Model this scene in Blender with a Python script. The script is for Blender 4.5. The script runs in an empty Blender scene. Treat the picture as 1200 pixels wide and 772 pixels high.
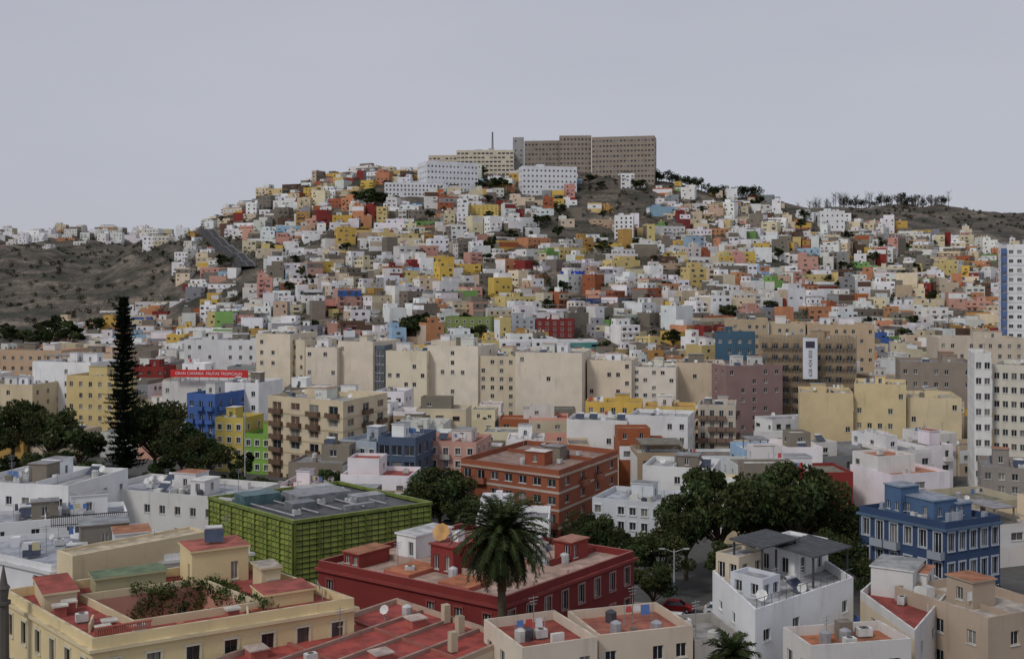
import bpy, math, random
import numpy as np
R=random.Random(11); NR=np.random.RandomState(5)
F=1287.; CZ=45.
# ---------------------------------------------------------------- survey helpers (metres)
def at(b,D): return ((b-600)/F*D, D)
def sv(b,e,z):
    D=F*(CZ-z)/(e-330.); return ((b-600)/F*D, D)
def zt(e,D): return CZ-(e-330)/F*D
WHITE=(.77,.77,.77);OFFW=(.64,.63,.60);CREAM=(.65,.56,.39);BEIGE=(.55,.46,.34);YEL=(.62,.41,.09);OCH=(.45,.26,.08)
PINK=(.56,.30,.24);SALM=(.52,.24,.12);RED=(.22,.026,.022);TERR=(.33,.10,.04);BLUE=(.05,.12,.34);LBLUE=(.30,.44,.58)
GREEN=(.17,.32,.09);GREY=(.27,.27,.28);CONC=(.20,.175,.14);MAUVE=(.26,.17,.16);TEAL=(.09,.27,.27);TAN=(.42,.31,.2)
DARK=(.03,.03,.035);BROWN=(.11,.06,.04);ROOFR=(.33,.07,.05);ROOFG=(.28,.28,.29);ROOFT=(.36,.15,.08)
# ---------------------------------------------------------------- materials
MATS=[]
def newmat(n):
    m=bpy.data.materials.new(n); m.use_nodes=True; m.node_tree.nodes.clear(); return m,m.node_tree.nodes,m.node_tree.links
def plaster():
    m,N,L=newmat('weathered_plaster')
    o=N.new('ShaderNodeOutputMaterial'); b=N.new('ShaderNodeBsdfPrincipled'); L.new(b.outputs[0],o.inputs[0])
    a=N.new('ShaderNodeAttribute'); a.attribute_name='Col'
    g=N.new('ShaderNodeNewGeometry')
    def noise(scale,vec,det=4):
        mp=N.new('ShaderNodeMapping'); mp.inputs['Scale'].default_value=vec; L.new(g.outputs['Position'],mp.inputs[0])
        n=N.new('ShaderNodeTexNoise'); n.inputs['Scale'].default_value=scale; n.inputs['Detail'].default_value=det; L.new(mp.outputs[0],n.inputs['Vector']); return n
    n1=noise(.22,(1,1,1),7); n2=noise(1.0,(1,1,.14),5); n3=noise(7,(1,1,1),3)
    def ramp(n,p0,p1,c0,c1):
        r=N.new('ShaderNodeMapRange'); r.inputs[1].default_value=p0; r.inputs[2].default_value=p1; r.inputs[3].default_value=c0; r.inputs[4].default_value=c1
        L.new(n.outputs[0],r.inputs[0]); return r
    r1=ramp(n1,.34,.6,.90,1.04); r2=ramp(n2,.28,.42,.86,1.0); r3=ramp(n3,.3,.7,.96,1.03)
    m1=N.new('ShaderNodeMath'); m1.operation='MULTIPLY'; L.new(r1.outputs[0],m1.inputs[0]); L.new(r2.outputs[0],m1.inputs[1])
    m2=N.new('ShaderNodeMath'); m2.operation='MULTIPLY'; L.new(m1.outputs[0],m2.inputs[0]); L.new(r3.outputs[0],m2.inputs[1])
    # roofs and ledges hold more dirt: wide blotches on faces that look up
    sp=N.new('ShaderNodeSeparateXYZ'); L.new(g.outputs['Normal'],sp.inputs[0])
    n5=noise(.7,(1,1,1),8); r5=ramp(n5,.38,.6,.60,1.0)
    mu=N.new('ShaderNodeMix'); mu.data_type='FLOAT'; L.new(sp.outputs['Z'],mu.inputs['Factor']); mu.inputs['A'].default_value=1.; L.new(r5.outputs[0],mu.inputs['B'])
    m3=N.new('ShaderNodeMath'); m3.operation='MULTIPLY'; L.new(m2.outputs[0],m3.inputs[0]); L.new(mu.outputs['Result'],m3.inputs[1])
    s=N.new('ShaderNodeVectorMath'); s.operation='SCALE'; L.new(a.outputs['Color'],s.inputs[0]); L.new(m3.outputs[0],s.inputs['Scale'])
    L.new(s.outputs[0],b.inputs['Base Color']); b.inputs['Roughness'].default_value=.9
    bp=N.new('ShaderNodeBump'); bp.inputs['Strength'].default_value=.25; bp.inputs['Distance'].default_value=.05; L.new(n3.outputs[0],bp.inputs['Height']); L.new(bp.outputs[0],b.inputs['Normal'])
    return m
def simple(n,rough,spec=.5,metal=0,transl=0):
    m,N,L=newmat(n)
    o=N.new('ShaderNodeOutputMaterial'); b=N.new('ShaderNodeBsdfPrincipled')
    a=N.new('ShaderNodeAttribute'); a.attribute_name='Col'
    t=N.new('ShaderNodeTexNoise'); t.inputs['Scale'].default_value=.8; t.inputs['Detail'].default_value=3
    g=N.new('ShaderNodeNewGeometry'); L.new(g.outputs['Position'],t.inputs['Vector'])
    r=N.new('ShaderNodeMapRange'); r.inputs[1].default_value=.3; r.inputs[2].default_value=.7; r.inputs[3].default_value=.7; r.inputs[4].default_value=1.25; L.new(t.outputs[0],r.inputs[0])
    s=N.new('ShaderNodeVectorMath'); s.operation='SCALE'; L.new(a.outputs['Color'],s.inputs[0]); L.new(r.outputs[0],s.inputs['Scale'])
    L.new(s.outputs[0],b.inputs['Base Color']); b.inputs['Roughness'].default_value=rough; b.inputs['Specular IOR Level'].default_value=spec; b.inputs['Metallic'].default_value=metal
    if transl:
        tr=N.new('ShaderNodeBsdfTranslucent'); L.new(s.outputs[0],tr.inputs[0]); mx=N.new('ShaderNodeMixShader'); mx.inputs[0].default_value=transl
        L.new(b.outputs[0],mx.inputs[1]); L.new(tr.outputs[0],mx.inputs[2]); L.new(mx.outputs[0],o.inputs[0])
    else: L.new(b.outputs[0],o.inputs[0])
    return m
MATS=[plaster(),simple('window_glass',.12,.6),simple('painted_metal',.5,.35),simple('foliage',.8,.1,0,.2),simple('bark',.9,.2)]
# ---------------------------------------------------------------- mesh builder
class MB:
    def __init__(s): s.v=[];s.f=[];s.m=[];s.c=[]
    def face(s,pts,col,m=0):
        i=len(s.v); s.v.extend(pts); s.f.append(tuple(range(i,i+len(pts)))); s.m.append(m); s.c.append(col)
    def prism(s,poly,z0,z1,col,m=0,topcol=None,bottom=False):
        n=len(poly)
        for i in range(n):
            a=poly[i];b=poly[(i+1)%n]
            s.face([(a[0],a[1],z0),(b[0],b[1],z0),(b[0],b[1],z1),(a[0],a[1],z1)],col,m)
        s.face([(p[0],p[1],z1) for p in poly],topcol or col,m)
        if bottom: s.face([(p[0],p[1],z0) for p in reversed(poly)],col,m)
    def box(s,cx,cy,z0,sx,sy,h,ang,col,m=0,topcol=None,bottom=True):
        s.prism(rectp(cx,cy,sx,sy,ang),z0,z0+h,col,m,topcol,bottom)
    def cyl(s,cx,cy,z0,r0,r1,h,n,col,m=0):
        P=[(math.cos(6.2832*i/n),math.sin(6.2832*i/n)) for i in range(n)]
        for i in range(n):
            a=P[i];b=P[(i+1)%n]
            s.face([(cx+a[0]*r0,cy+a[1]*r0,z0),(cx+b[0]*r0,cy+b[1]*r0,z0),(cx+b[0]*r1,cy+b[1]*r1,z0+h),(cx+a[0]*r1,cy+a[1]*r1,z0+h)],col,m)
        s.face([(cx+a[0]*r1,cy+a[1]*r1,z0+h) for a in P],col,m)
    def tube(s,a,b,r0,r1,n,col,m=0):
        a=np.array(a,float);b=np.array(b,float);d=b-a;d/=np.linalg.norm(d)+1e-9
        u=np.cross(d,(0,0,1) if abs(d[2])<.9 else (1,0,0));u/=np.linalg.norm(u);w=np.cross(d,u)
        for i in range(n):
            t0=6.2832*i/n;t1=6.2832*(i+1)/n
            e0=u*math.cos(t0)+w*math.sin(t0);e1=u*math.cos(t1)+w*math.sin(t1)
            s.face([tuple(a+e0*r0),tuple(a+e1*r0),tuple(b+e1*r1),tuple(b+e0*r1)],col,m)
    def build(s,name,parent=None,smooth=False):
        me=bpy.data.meshes.new(name); me.from_pydata(s.v,[],s.f)
        for m in MATS: me.materials.append(m)
        me.polygons.foreach_set('material_index',s.m)
        at_=me.attributes.new('Col','FLOAT_COLOR','FACE')
        c=np.ones((len(s.f),4),np.float32); c[:,:3]=np.array(s.c,np.float32)[:,:3]; at_.data.foreach_set('color',c.ravel())
        o=bpy.data.objects.new(name,me); bpy.context.scene.collection.objects.link(o)
        if parent: o.parent=parent
        return o
def rectp(cx,cy,sx,sy,ang):
    c,s_=math.cos(ang),math.sin(ang)
    return [(cx+x*sx*c-y*sy*s_,cy+x*sx*s_+y*sy*c) for x,y in((-.5,-.5),(.5,-.5),(.5,.5),(-.5,.5))]
def inset(poly,t):
    n=len(poly);out=[]
    for i in range(n):
        p=poly[i-1];q=poly[i];r=poly[(i+1)%n]
        a=(q[0]-p[0],q[1]-p[1]);b=(r[0]-q[0],r[1]-q[1])
        la=math.hypot(*a);lb=math.hypot(*b)
        na=(-a[1]/la,a[0]/la);nb=(-b[1]/lb,b[0]/lb)
        k=1+na[0]*nb[0]+na[1]*nb[1]
        k=max(k,.3)
        out.append((q[0]+(na[0]+nb[0])*t/k,q[1]+(na[1]+nb[1])*t/k))
    return out
def ring(mb,poly,z0,z1,t,col,m=0,capcol=None,lip=0):
    ins=inset(poly,t);n=len(poly)
    for i in range(n):
        j=(i+1)%n;a=poly[i];b=poly[j];c=ins[j];d=ins[i]
        mb.face([(a[0],a[1],z0),(b[0],b[1],z0),(b[0],b[1],z1),(a[0],a[1],z1)],col,m)
        mb.face([(c[0],c[1],z0),(d[0],d[1],z0),(d[0],d[1],z1),(c[0],c[1],z1)],col,m)
        mb.face([(a[0],a[1],z1),(b[0],b[1],z1),(c[0],c[1],z1),(d[0],d[1],z1)],capcol or col,m)
        if lip: mb.face([(a[0],a[1],z0),(d[0],d[1],z0),(c[0],c[1],z0),(b[0],b[1],z0)],col,m)
GL=[(.02,.025,.03),(.03,.035,.04),(.015,.015,.02),(.05,.055,.06),(.1,.1,.1),(.22,.21,.19)]
GF=[(.02,.022,.03),(.03,.03,.035),(.05,.05,.055),(.09,.09,.09),(.07,.045,.03),(.18,.18,.18)]
def jit(c,a=.08):
    k=1+R.uniform(-a,a); return tuple(max(0,min(.85,x*k*(1+R.uniform(-a/3,a/3)))) for x in c)
def facade(mb,p0,p1,z0,z1,col,cols,floors,ww=1.1,wh=1.35,sill=.9,det=True,frame=(.6,.6,.58),skip=.1,balc=0,trim=None,band=None,shut=None,balcol=None,rand=0):
    L=math.hypot(p1[0]-p0[0],p1[1]-p0[1])
    if L<.5: return
    u=((p1[0]-p0[0])/L,(p1[1]-p0[1])/L); n=(u[1],-u[0])
    def P(s,z,d=0): return (p0[0]+u[0]*s-n[0]*d,p0[1]+u[1]*s-n[1]*d,z)
    if cols<=0 or floors<=0:
        mb.face([P(0,z0),P(L,z0),P(L,z1),P(0,z1)],col); return
    cw=L/cols; fh=(z1-z0)/floors; wh=min(wh,fh-sill-.25); ww=min(ww,cw*.8)
    def obox(sa,sb,za,zb,d,c,m=0):
        mb.face([P(sa,za,-d),P(sb,za,-d),P(sb,zb,-d),P(sa,zb,-d)],c,m)
        mb.face([P(sa,zb,-d),P(sb,zb,-d),P(sb,zb),P(sa,zb)],c,m); mb.face([P(sa,za),P(sb,za),P(sb,za,-d),P(sa,za,-d)],c,m)
        mb.face([P(sa,za),P(sa,za,-d),P(sa,zb,-d),P(sa,zb)],c,m); mb.face([P(sb,za,-d),P(sb,za),P(sb,zb),P(sb,zb,-d)],c,m)
    if not det: mb.face([P(0,z0),P(L,z0),P(L,z1),P(0,z1)],col)
    for f in range(floors):
        zf=z0+f*fh
        if band: obox(-.02,L+.02,zf-.2,zf+.2,.09,band)
        for c in range(cols):
            a=c*cw;b=a+cw
            if R.random()<skip:
                if det: mb.face([P(a,zf),P(b,zf),P(b,zf+fh),P(a,zf+fh)],col)
                continue
            w=ww*(1+rand*R.uniform(-.4,.5)); w=min(w,cw*.85)
            mid=(a+b)/2+rand*R.uniform(-.3,.3)*(cw-w); wa=mid-w/2;wb=mid+w/2; za=zf+sill; zb=za+wh*(1-rand*R.uniform(0,.5))
            hb=balc and R.random()<balc
            if hb: za=zf+.12;zb=max(zb,zf+2.0) if fh>2.4 else zb
            g=R.choice(GL if det else GF)
            if shut and R.random()<.4: g=shut
            if not det:
                mb.face([P(wa,za,-.04),P(wb,za,-.04),P(wb,zb,-.04),P(wa,zb,-.04)],g,0 if sum(g)>.17 else 1)
            else:
                mb.face([P(a,zf),P(wa,zf),P(wa,zf+fh),P(a,zf+fh)],col); mb.face([P(wb,zf),P(b,zf),P(b,zf+fh),P(wb,zf+fh)],col)
                mb.face([P(wa,zf),P(wb,zf),P(wb,za),P(wa,za)],col); mb.face([P(wa,zb),P(wb,zb),P(wb,zf+fh),P(wa,zf+fh)],col)
                d=.22
                mb.face([P(wa,za),P(wa,za,d),P(wa,zb,d),P(wa,zb)],col); mb.face([P(wb,za,d),P(wb,za),P(wb,zb),P(wb,zb,d)],col)
                mb.face([P(wa,za),P(wb,za),P(wb,za,d),P(wa,za,d)],col); mb.face([P(wa,zb,d),P(wb,zb,d),P(wb,zb),P(wa,zb)],col)
                mb.face([P(wa,za,d),P(wb,za,d),P(wb,zb,d),P(wa,zb,d)],g,1)
                e=d-.05;t=.08
                for q in((wa,wa+t,za,zb),(wb-t,wb,za,zb),(wa+t,wb-t,za,za+t),(wa+t,wb-t,zb-t,zb),(mid-t/2,mid+t/2,za+t,zb-t)):
                    mb.face([P(q[0],q[2],e),P(q[1],q[2],e),P(q[1],q[3],e),P(q[0],q[3],e)],frame,2)
                if trim:
                    obox(wa-.2,wb+.2,zb,zb+.22,.1,trim); obox(wa-.2,wa,za,zb,.06,trim); obox(wb,wb+.2,za,zb,.06,trim); obox(wa-.2,wb+.2,za-.15,za,.14,trim)
                elif not hb: obox(wa-.08,wb+.08,za-.08,za,.09,frame)
            if hb:
                bc=balcol or jit(col,.15); s0=max(a+.1,wa-.5);s1=min(b-.1,wb+.5)
                obox(s0,s1,zf-.08,zf+.08,.95,bc)
                q=(.87,.95)
                mb.face([P(s0,zf+.08,-q[1]),P(s1,zf+.08,-q[1]),P(s1,zf+1.0,-q[1]),P(s0,zf+1.0,-q[1])],bc)
                mb.face([P(s1,zf+.08,-q[0]),P(s0,zf+.08,-q[0]),P(s0,zf+1.0,-q[0]),P(s1,zf+1.0,-q[0])],bc)
                mb.face([P(s0,zf+1,-q[1]),P(s1,zf+1,-q[1]),P(s1,zf+1,-q[0]),P(s0,zf+1,-q[0])],bc)
                mb.face([P(s0,zf+.08,0),P(s0,zf+.08,-.9),P(s0,zf+1,-.9),P(s0,zf+1,0)],bc); mb.face([P(s1,zf+.08,-.9),P(s1,zf+.08,0),P(s1,zf+1,0),P(s1,zf+1,-.9)],bc)
# ---------------------------------------------------------------- roof things
def dish(mb,x,y,z,r=.5,col=(.6,.6,.58)):
    mb.cyl(x,y,z,.04,.04,1.0,5,(.3,.3,.3),2)
    c=np.array((x,y-.1,z+1.1)); n=np.array((-.3,-.8,.5)); n/=np.linalg.norm(n); u=np.cross(n,(0,0,1));u/=np.linalg.norm(u);w=np.cross(u,n)
    for i in range(8):
        a=6.283*i/8;b=6.283*(i+1)/8
        mb.face([tuple(c),tuple(c+n*.15*r+(u*math.cos(a)+w*math.sin(a))*r),tuple(c+n*.15*r+(u*math.cos(b)+w*math.sin(b))*r)],col,2)
def antenna(mb,x,y,z,h=3):
    mb.cyl(x,y,z,.045,.03,h,4,(.25,.25,.25),2)
    for k in range(3): mb.box(x,y,z+h-.2-.3*k,1.1-.2*k,.05,.05,.6,(.35,.35,.35),2)
def tank(mb,x,y,z):
    c=R.choice([(.45,.45,.45),(.06,.06,.07),(.5,.5,.47),(.3,.3,.32)])
    mb.cyl(x,y,z,.55,.55,1.0,8,c,2); mb.cyl(x,y,z+1.0,.55,.2,.2,8,c,2)
def acunit(mb,x,y,z,a=0):
    mb.box(x,y,z+.15,1.1,.7,.75,a,(.55,.55,.54),2); mb.box(x,y,z,.9,.5,.15,a,(.15,.15,.15),2)
    mb.cyl(x,y,z+.9,.28,.28,.04,8,(.08,.08,.08),2)
def solar(mb,x,y,z,a=0):
    c,s=math.cos(a),math.sin(a)
    def T(u,v,w): return (x+u*c-v*s,y+u*s+v*c,z+w)
    mb.face([T(-1,-.8,.3),T(1,-.8,.3),T(1,.8,1.3),T(-1,.8,1.3)],(.03,.04,.07),1)
    mb.face([T(-1,.82,1.28),T(1,.82,1.28),T(1,-.78,.26),T(-1,-.78,.26)],(.3,.3,.3),2)
    for u in(-.9,.9): mb.tube(T(u,.8,0),T(u,.8,1.28),.03,.03,4,(.3,.3,.3),2)
    mb.tube(T(-.9,1,1.45),T(.9,1,1.45),.25,.25,8,(.6,.6,.6),2)
def clothesline(mb,x,y,z,a):
    c,s=math.cos(a),math.sin(a);L_=R.uniform(2.5,4)
    for k in(-1,1): mb.cyl(x+c*L_/2*k,y+s*L_/2*k,z,.035,.035,1.9,4,(.3,.3,.3),2)
    mb.tube((x-c*L_/2,y-s*L_/2,z+1.85),(x+c*L_/2,y+s*L_/2,z+1.85),.015,.015,3,(.4,.4,.4),2)
    t=-L_/2+.2
    while t<L_/2-.6:
        w=R.uniform(.4,.9);h=R.uniform(.6,1.1);col=R.choice([(.7,.7,.7),(.7,.7,.7),(.1,.2,.45),(.5,.08,.07),(.55,.5,.3),(.1,.1,.12)])
        mb.face([(x+c*t,y+s*t,z+1.85),(x+c*(t+w),y+s*(t+w),z+1.85),(x+c*(t+w)+.08,y+s*(t+w),z+1.85-h),(x+c*t-.04,y+s*t+.06,z+1.85-h)],col);t+=w+R.uniform(.1,.5)
def clutter(mb,poly,z,wall,n,big=True,det=True):
    a,b,c,d=poly[0],poly[1],poly[2],poly[3] if len(poly)>3 else poly[0]
    def q(s,t): return ((a[0]*(1-s)+b[0]*s)*(1-t)+(d[0]*(1-s)+c[0]*s)*t,(a[1]*(1-s)+b[1]*s)*(1-t)+(d[1]*(1-s)+c[1]*s)*t)
    ang=math.atan2(b[1]-a[1],b[0]-a[0]); W=math.hypot(b[0]-a[0],b[1]-a[1]); Dp=math.hypot(d[0]-a[0],d[1]-a[1])
    if big and min(W,Dp)>5:
        for rep in range(2 if W>14 else 1):
            s,t=R.uniform(.25,.75),R.uniform(.35,.72); x,y=q(s,t)
            sx,sy=R.uniform(2.4,min(6,W*.45)),R.uniform(2.4,min(5,Dp*.45)); h=R.uniform(2.2,3.2)
            wc=R.choice([wall,wall,WHITE,OFFW,CONC]) ; wc=jit(wc)
            pp=rectp(x,y,sx,sy,ang)
            for i in range(4): facade(mb,pp[i],pp[(i+1)%4],z,z+h,wc,1,1,.85,1.3,.6,det,skip=.45)
            mb.prism(rectp(x,y,sx+.3,sy+.3,ang),z+h,z+h+.15,jit(wc),0,jit(R.choice([ROOFG,ROOFG,ROOFT,OFFW])),True)
        if det and W>7: # low dividing walls between terraces
            s=R.uniform(.3,.7);p0=q(s,.02);p1=q(s,.98);mb.box((p0[0]+p1[0])/2,(p0[1]+p1[1])/2,z,math.hypot(p1[0]-p0[0],p1[1]-p0[1]),.16,R.uniform(.5,1.2),math.atan2(p1[1]-p0[1],p1[0]-p0[0]),jit(wall))
    for k in range(n):
        x,y=q(R.uniform(.1,.9),R.uniform(.1,.9)); r=R.random()
        if r<.17: acunit(mb,x,y,z,ang)
        elif r<.34: tank(mb,x,y,z)
        elif r<.52: antenna(mb,x,y,z,R.uniform(2,4))
        elif r<.64: dish(mb,x,y,z,R.uniform(.35,.6))
        elif r<.71: solar(mb,x,y,z,ang)
        elif r<.8: clothesline(mb,x,y,z,ang)
        else: mb.box(x,y,z,R.uniform(.4,1.4),R.uniform(.4,1.2),R.uniform(.6,1.6),ang,jit(R.choice([wall,CONC,OFFW])))
# ---------------------------------------------------------------- terrain
DL=np.array([430,500,600,700,800,900,1000,1150,1300,1500,2000,3500.])
TB={-100:[0,2,8,16,30,46,60,78,95,96,60,0],100:[0,3,9,18,32,48,62,80,96,97,60,0],180:[0,5,13,27,46,70,76,84,97,96,60,0],
240:[0,9,22,42,68,94,92,86,90,88,60,0],300:[0,12,30,55,82,111,104,90,70,60,40,0],360:[0,14,35,62,94,128,120,100,70,50,30,0],
420:[0,15,38,68,100,135,128,105,80,60,30,0],500:[0,17,40,72,104,135,130,110,80,60,30,0],700:[0,17,40,71,103,134,130,110,80,60,30,0],
765:[0,16,39,69,101,130,126,110,90,60,30,0],850:[0,15,36,64,92,115,117,110,95,60,30,0],920:[0,14,33,59,84,108,111,112,100,60,30,0],
1000:[0,13,29,51,74,94,106,123,116,90,30,0],1100:[0,12,26,45,66,84,100,123,116,90,30,0],1200:[0,10,22,40,60,78,94,116,112,90,30,0],1400:[0,8,18,34,52,70,88,108,106,90,30,0]}
TC=np.array(sorted(TB),float); TZ=np.array([TB[int(c)] for c in TC],float)
def hz(X,Y):
    X=np.asarray(X,float);Y=np.asarray(Y,float)
    b=600+F*X/np.maximum(Y,50); ci=np.interp(b,TC,np.arange(len(TC))); di=np.interp(Y,DL,np.arange(len(DL)))
    c0=np.clip(ci.astype(int),0,len(TC)-2);d0=np.clip(di.astype(int),0,len(DL)-2);cf=ci-c0;df=di-d0
    z=(TZ[c0,d0]*(1-cf)+TZ[c0+1,d0]*cf)*(1-df)+(TZ[c0,d0+1]*(1-cf)+TZ[c0+1,d0+1]*cf)*df
    k=np.clip((Y-470)/200,0,1)
    nz=1.8*np.sin(X*.031+1)*np.cos(Y*.027)+1.1*np.sin(X*.073+Y*.04)+.7*np.sin(X*.13-Y*.11)+.5*np.sin(X*.31+Y*.23)*np.cos(Y*.37-X*.1)
    far=np.clip((Y-780)/150,0,1)*np.clip((250-b)/60,0,1)+np.clip((Y-930)/60,0,1)
    nz=nz+far*(3.5*np.abs(np.sin(X*.045+.6*np.sin(Y*.02)))+2*np.abs(np.sin(X*.11+Y*.03))-3)
    return z+nz*k
def h1(x,y): return float(hz(x,y))
xs=np.concatenate([np.linspace(-6000,-700,24)[:-1],np.linspace(-700,700,281),np.linspace(700,6000,24)[1:]])
ys=np.concatenate([np.linspace(-800,400,20)[:-1],np.linspace(400,1600,241),np.linspace(1600,9000,30)[1:]])
GX,GY=np.meshgrid(xs,ys); GZ=hz(GX,GY); nx,ny=len(xs),len(ys)
V=np.stack([GX,GY,GZ],-1).reshape(-1,3)
I=np.arange(nx*ny).reshape(ny,nx); Q=np.stack([I[:-1,:-1],I[:-1,1:],I[1:,1:],I[1:,:-1]],-1).reshape(-1,4)
me=bpy.data.meshes.new('ground_terrain'); me.from_pydata(V.tolist(),[],Q.tolist()); me.polygons.foreach_set('use_smooth',[True]*len(Q))
m,N,L=newmat('ground_and_scrub')
o=N.new('ShaderNodeOutputMaterial'); b=N.new('ShaderNodeBsdfPrincipled'); L.new(b.outputs[0],o.inputs[0]); b.inputs['Roughness'].default_value=.95
g=N.new('ShaderNodeNewGeometry')
def nz_(sc,det=6,vs=(1,1,1)):
    mp=N.new('ShaderNodeMapping'); mp.inputs['Scale'].default_value=vs; L.new(g.outputs['Position'],mp.inputs[0])
    n=N.new('ShaderNodeTexNoise'); n.inputs['Scale'].default_value=sc; n.inputs['Detail'].default_value=det; L.new(mp.outputs[0],n.inputs['Vector']); return n
n1=nz_(.03,10,(1,1,5)); cr=N.new('ShaderNodeValToRGB'); L.new(n1.outputs[0],cr.inputs[0])
E=cr.color_ramp.elements; E[0].position=.38;E[0].color=(.034,.036,.02,1);E[1].position=.68;E[1].color=(.19,.155,.12,1)
e=E.new(.47);e.color=(.068,.056,.042,1); e=E.new(.57);e.color=(.11,.09,.068,1)
n2=nz_(.35,8); r2=N.new('ShaderNodeMapRange'); r2.inputs[1].default_value=.35;r2.inputs[2].default_value=.65;r2.inputs[3].default_value=.5;r2.inputs[4].default_value=1.3; L.new(n2.outputs[0],r2.inputs[0])
sc=N.new('ShaderNodeVectorMath');sc.operation='SCALE';L.new(cr.outputs[0],sc.inputs[0]);L.new(r2.outputs[0],sc.inputs['Scale'])
sx=N.new('ShaderNodeSeparateXYZ');L.new(g.outputs['Position'],sx.inputs[0])
rz=N.new('ShaderNodeMapRange');rz.inputs[1].default_value=440;rz.inputs[2].default_value=520;L.new(sx.outputs['Y'],rz.inputs[0])
n4=nz_(.5,6); c4=N.new('ShaderNodeValToRGB');L.new(n4.outputs[0],c4.inputs[0]); c4.color_ramp.elements[0].color=(.045,.045,.047,1);c4.color_ramp.elements[1].color=(.12,.115,.105,1)
mx=N.new('ShaderNodeMix');mx.data_type='RGBA';L.new(rz.outputs[0],mx.inputs['Factor']);L.new(c4.outputs[0],mx.inputs['A']);L.new(sc.outputs[0],mx.inputs['B'])
L.new(mx.outputs['Result'],b.inputs['Base Color'])
bp=N.new('ShaderNodeBump');bp.inputs['Distance'].default_value=2.0;L.new(n2.outputs[0],bp.inputs['Height'])
mm=N.new('ShaderNodeMath');mm.operation='MULTIPLY';L.new(rz.outputs[0],mm.inputs[0]);mm.inputs[1].default_value=.9;L.new(mm.outputs[0],bp.inputs['Strength']);L.new(bp.outputs[0],b.inputs['Normal'])
me.materials.append(m); ob=bpy.data.objects.new('ground_terrain',me); bpy.context.scene.collection.objects.link(ob)
# ---------------------------------------------------------------- footprints
FP=[]
def inpoly(p,poly):
    s=False;n=len(poly);j=n-1
    for i in range(n):
        a=poly[i];b=poly[j]
        if (a[1]>p[1])!=(b[1]>p[1]) and p[0]<(b[0]-a[0])*(p[1]-a[1])/(b[1]-a[1])+a[0]: s=not s
        j=i
    return s
def clash(poly):
    c=(sum(p[0] for p in poly)/4,sum(p[1] for p in poly)/4)
    pts=list(poly)+[c]+[((poly[i][0]+poly[(i+1)%4][0])/2,(poly[i][1]+poly[(i+1)%4][1])/2) for i in range(4)]
    for fp,bb in FP:
        if c[0]<bb[0]-25 or c[0]>bb[1]+25 or c[1]<bb[2]-25 or c[1]>bb[3]+25: continue
        if any(inpoly(p,fp) for p in pts) or any(inpoly(p,poly) for p in fp): return True
    return False
def reg(poly,ex=0):
    p=inset(poly,-ex) if ex else poly
    FP.append((p,(min(q[0] for q in p),max(q[0] for q in p),min(q[1] for q in p),max(q[1] for q in p))))
def para(L_,N_,R_): return [N_,R_,(L_[0]+R_[0]-N_[0],L_[1]+R_[1]-N_[1]),L_]
def bld(name,poly,z1,wall,roof,floors,cols,z0=None,par=.9,skip=.15,n=4,det=True,build=True,regi=True,cornice=None,big=True,side=None,**kw):
    if z0 is None: z0=min(h1(*p) for p in poly)
    mb=MB(); zr=z1-par
    if isinstance(cols,int): cols=[cols]*4
    for i in range(4):
        wc=wall if not side or i==0 else side
        facade(mb,poly[i],poly[(i+1)%4],z0,zr,wc,cols[i],floors,skip=skip,det=det,**kw)
        a,b2=poly[i],poly[(i+1)%4]
        if z0>1: mb.face([(a[0],a[1],z0-6),(b2[0],b2[1],z0-6),(b2[0],b2[1],z0),(a[0],a[1],z0)],wc)
    ring(mb,poly,zr,z1,.22,wall,0,jit(wall))
    mb.face([(p[0],p[1],zr+.01) for p in inset(poly,.2)],roof)
    if cornice: ring(mb,inset(poly,-.3),zr-.35,zr,.3,cornice,0,None,1)
    clutter(mb,inset(poly,.8),zr+.01,wall,n,big,det)
    if regi: reg(poly,.6)
    if build: return mb.build(name)
    return mb
def K(name,a,Da,b,Db,e,depth,wall,roof,floors,cf,cs,**kw):
    A=at(a,Da);B=at(b,Db);l=math.hypot(B[0]-A[0],B[1]-A[1]);n=(-(B[1]-A[1])/l,(B[0]-A[0])/l)
    poly=[A,B,(B[0]+n[0]*depth,B[1]+n[1]*depth),(A[0]+n[0]*depth,A[1]+n[1]*depth)]
    z1=zt(e,(Da+Db)/2)
    return bld(name,poly,z1,wall,roof,floors,[cf,cs,kw.pop('cb',0),cs],**kw)
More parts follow.
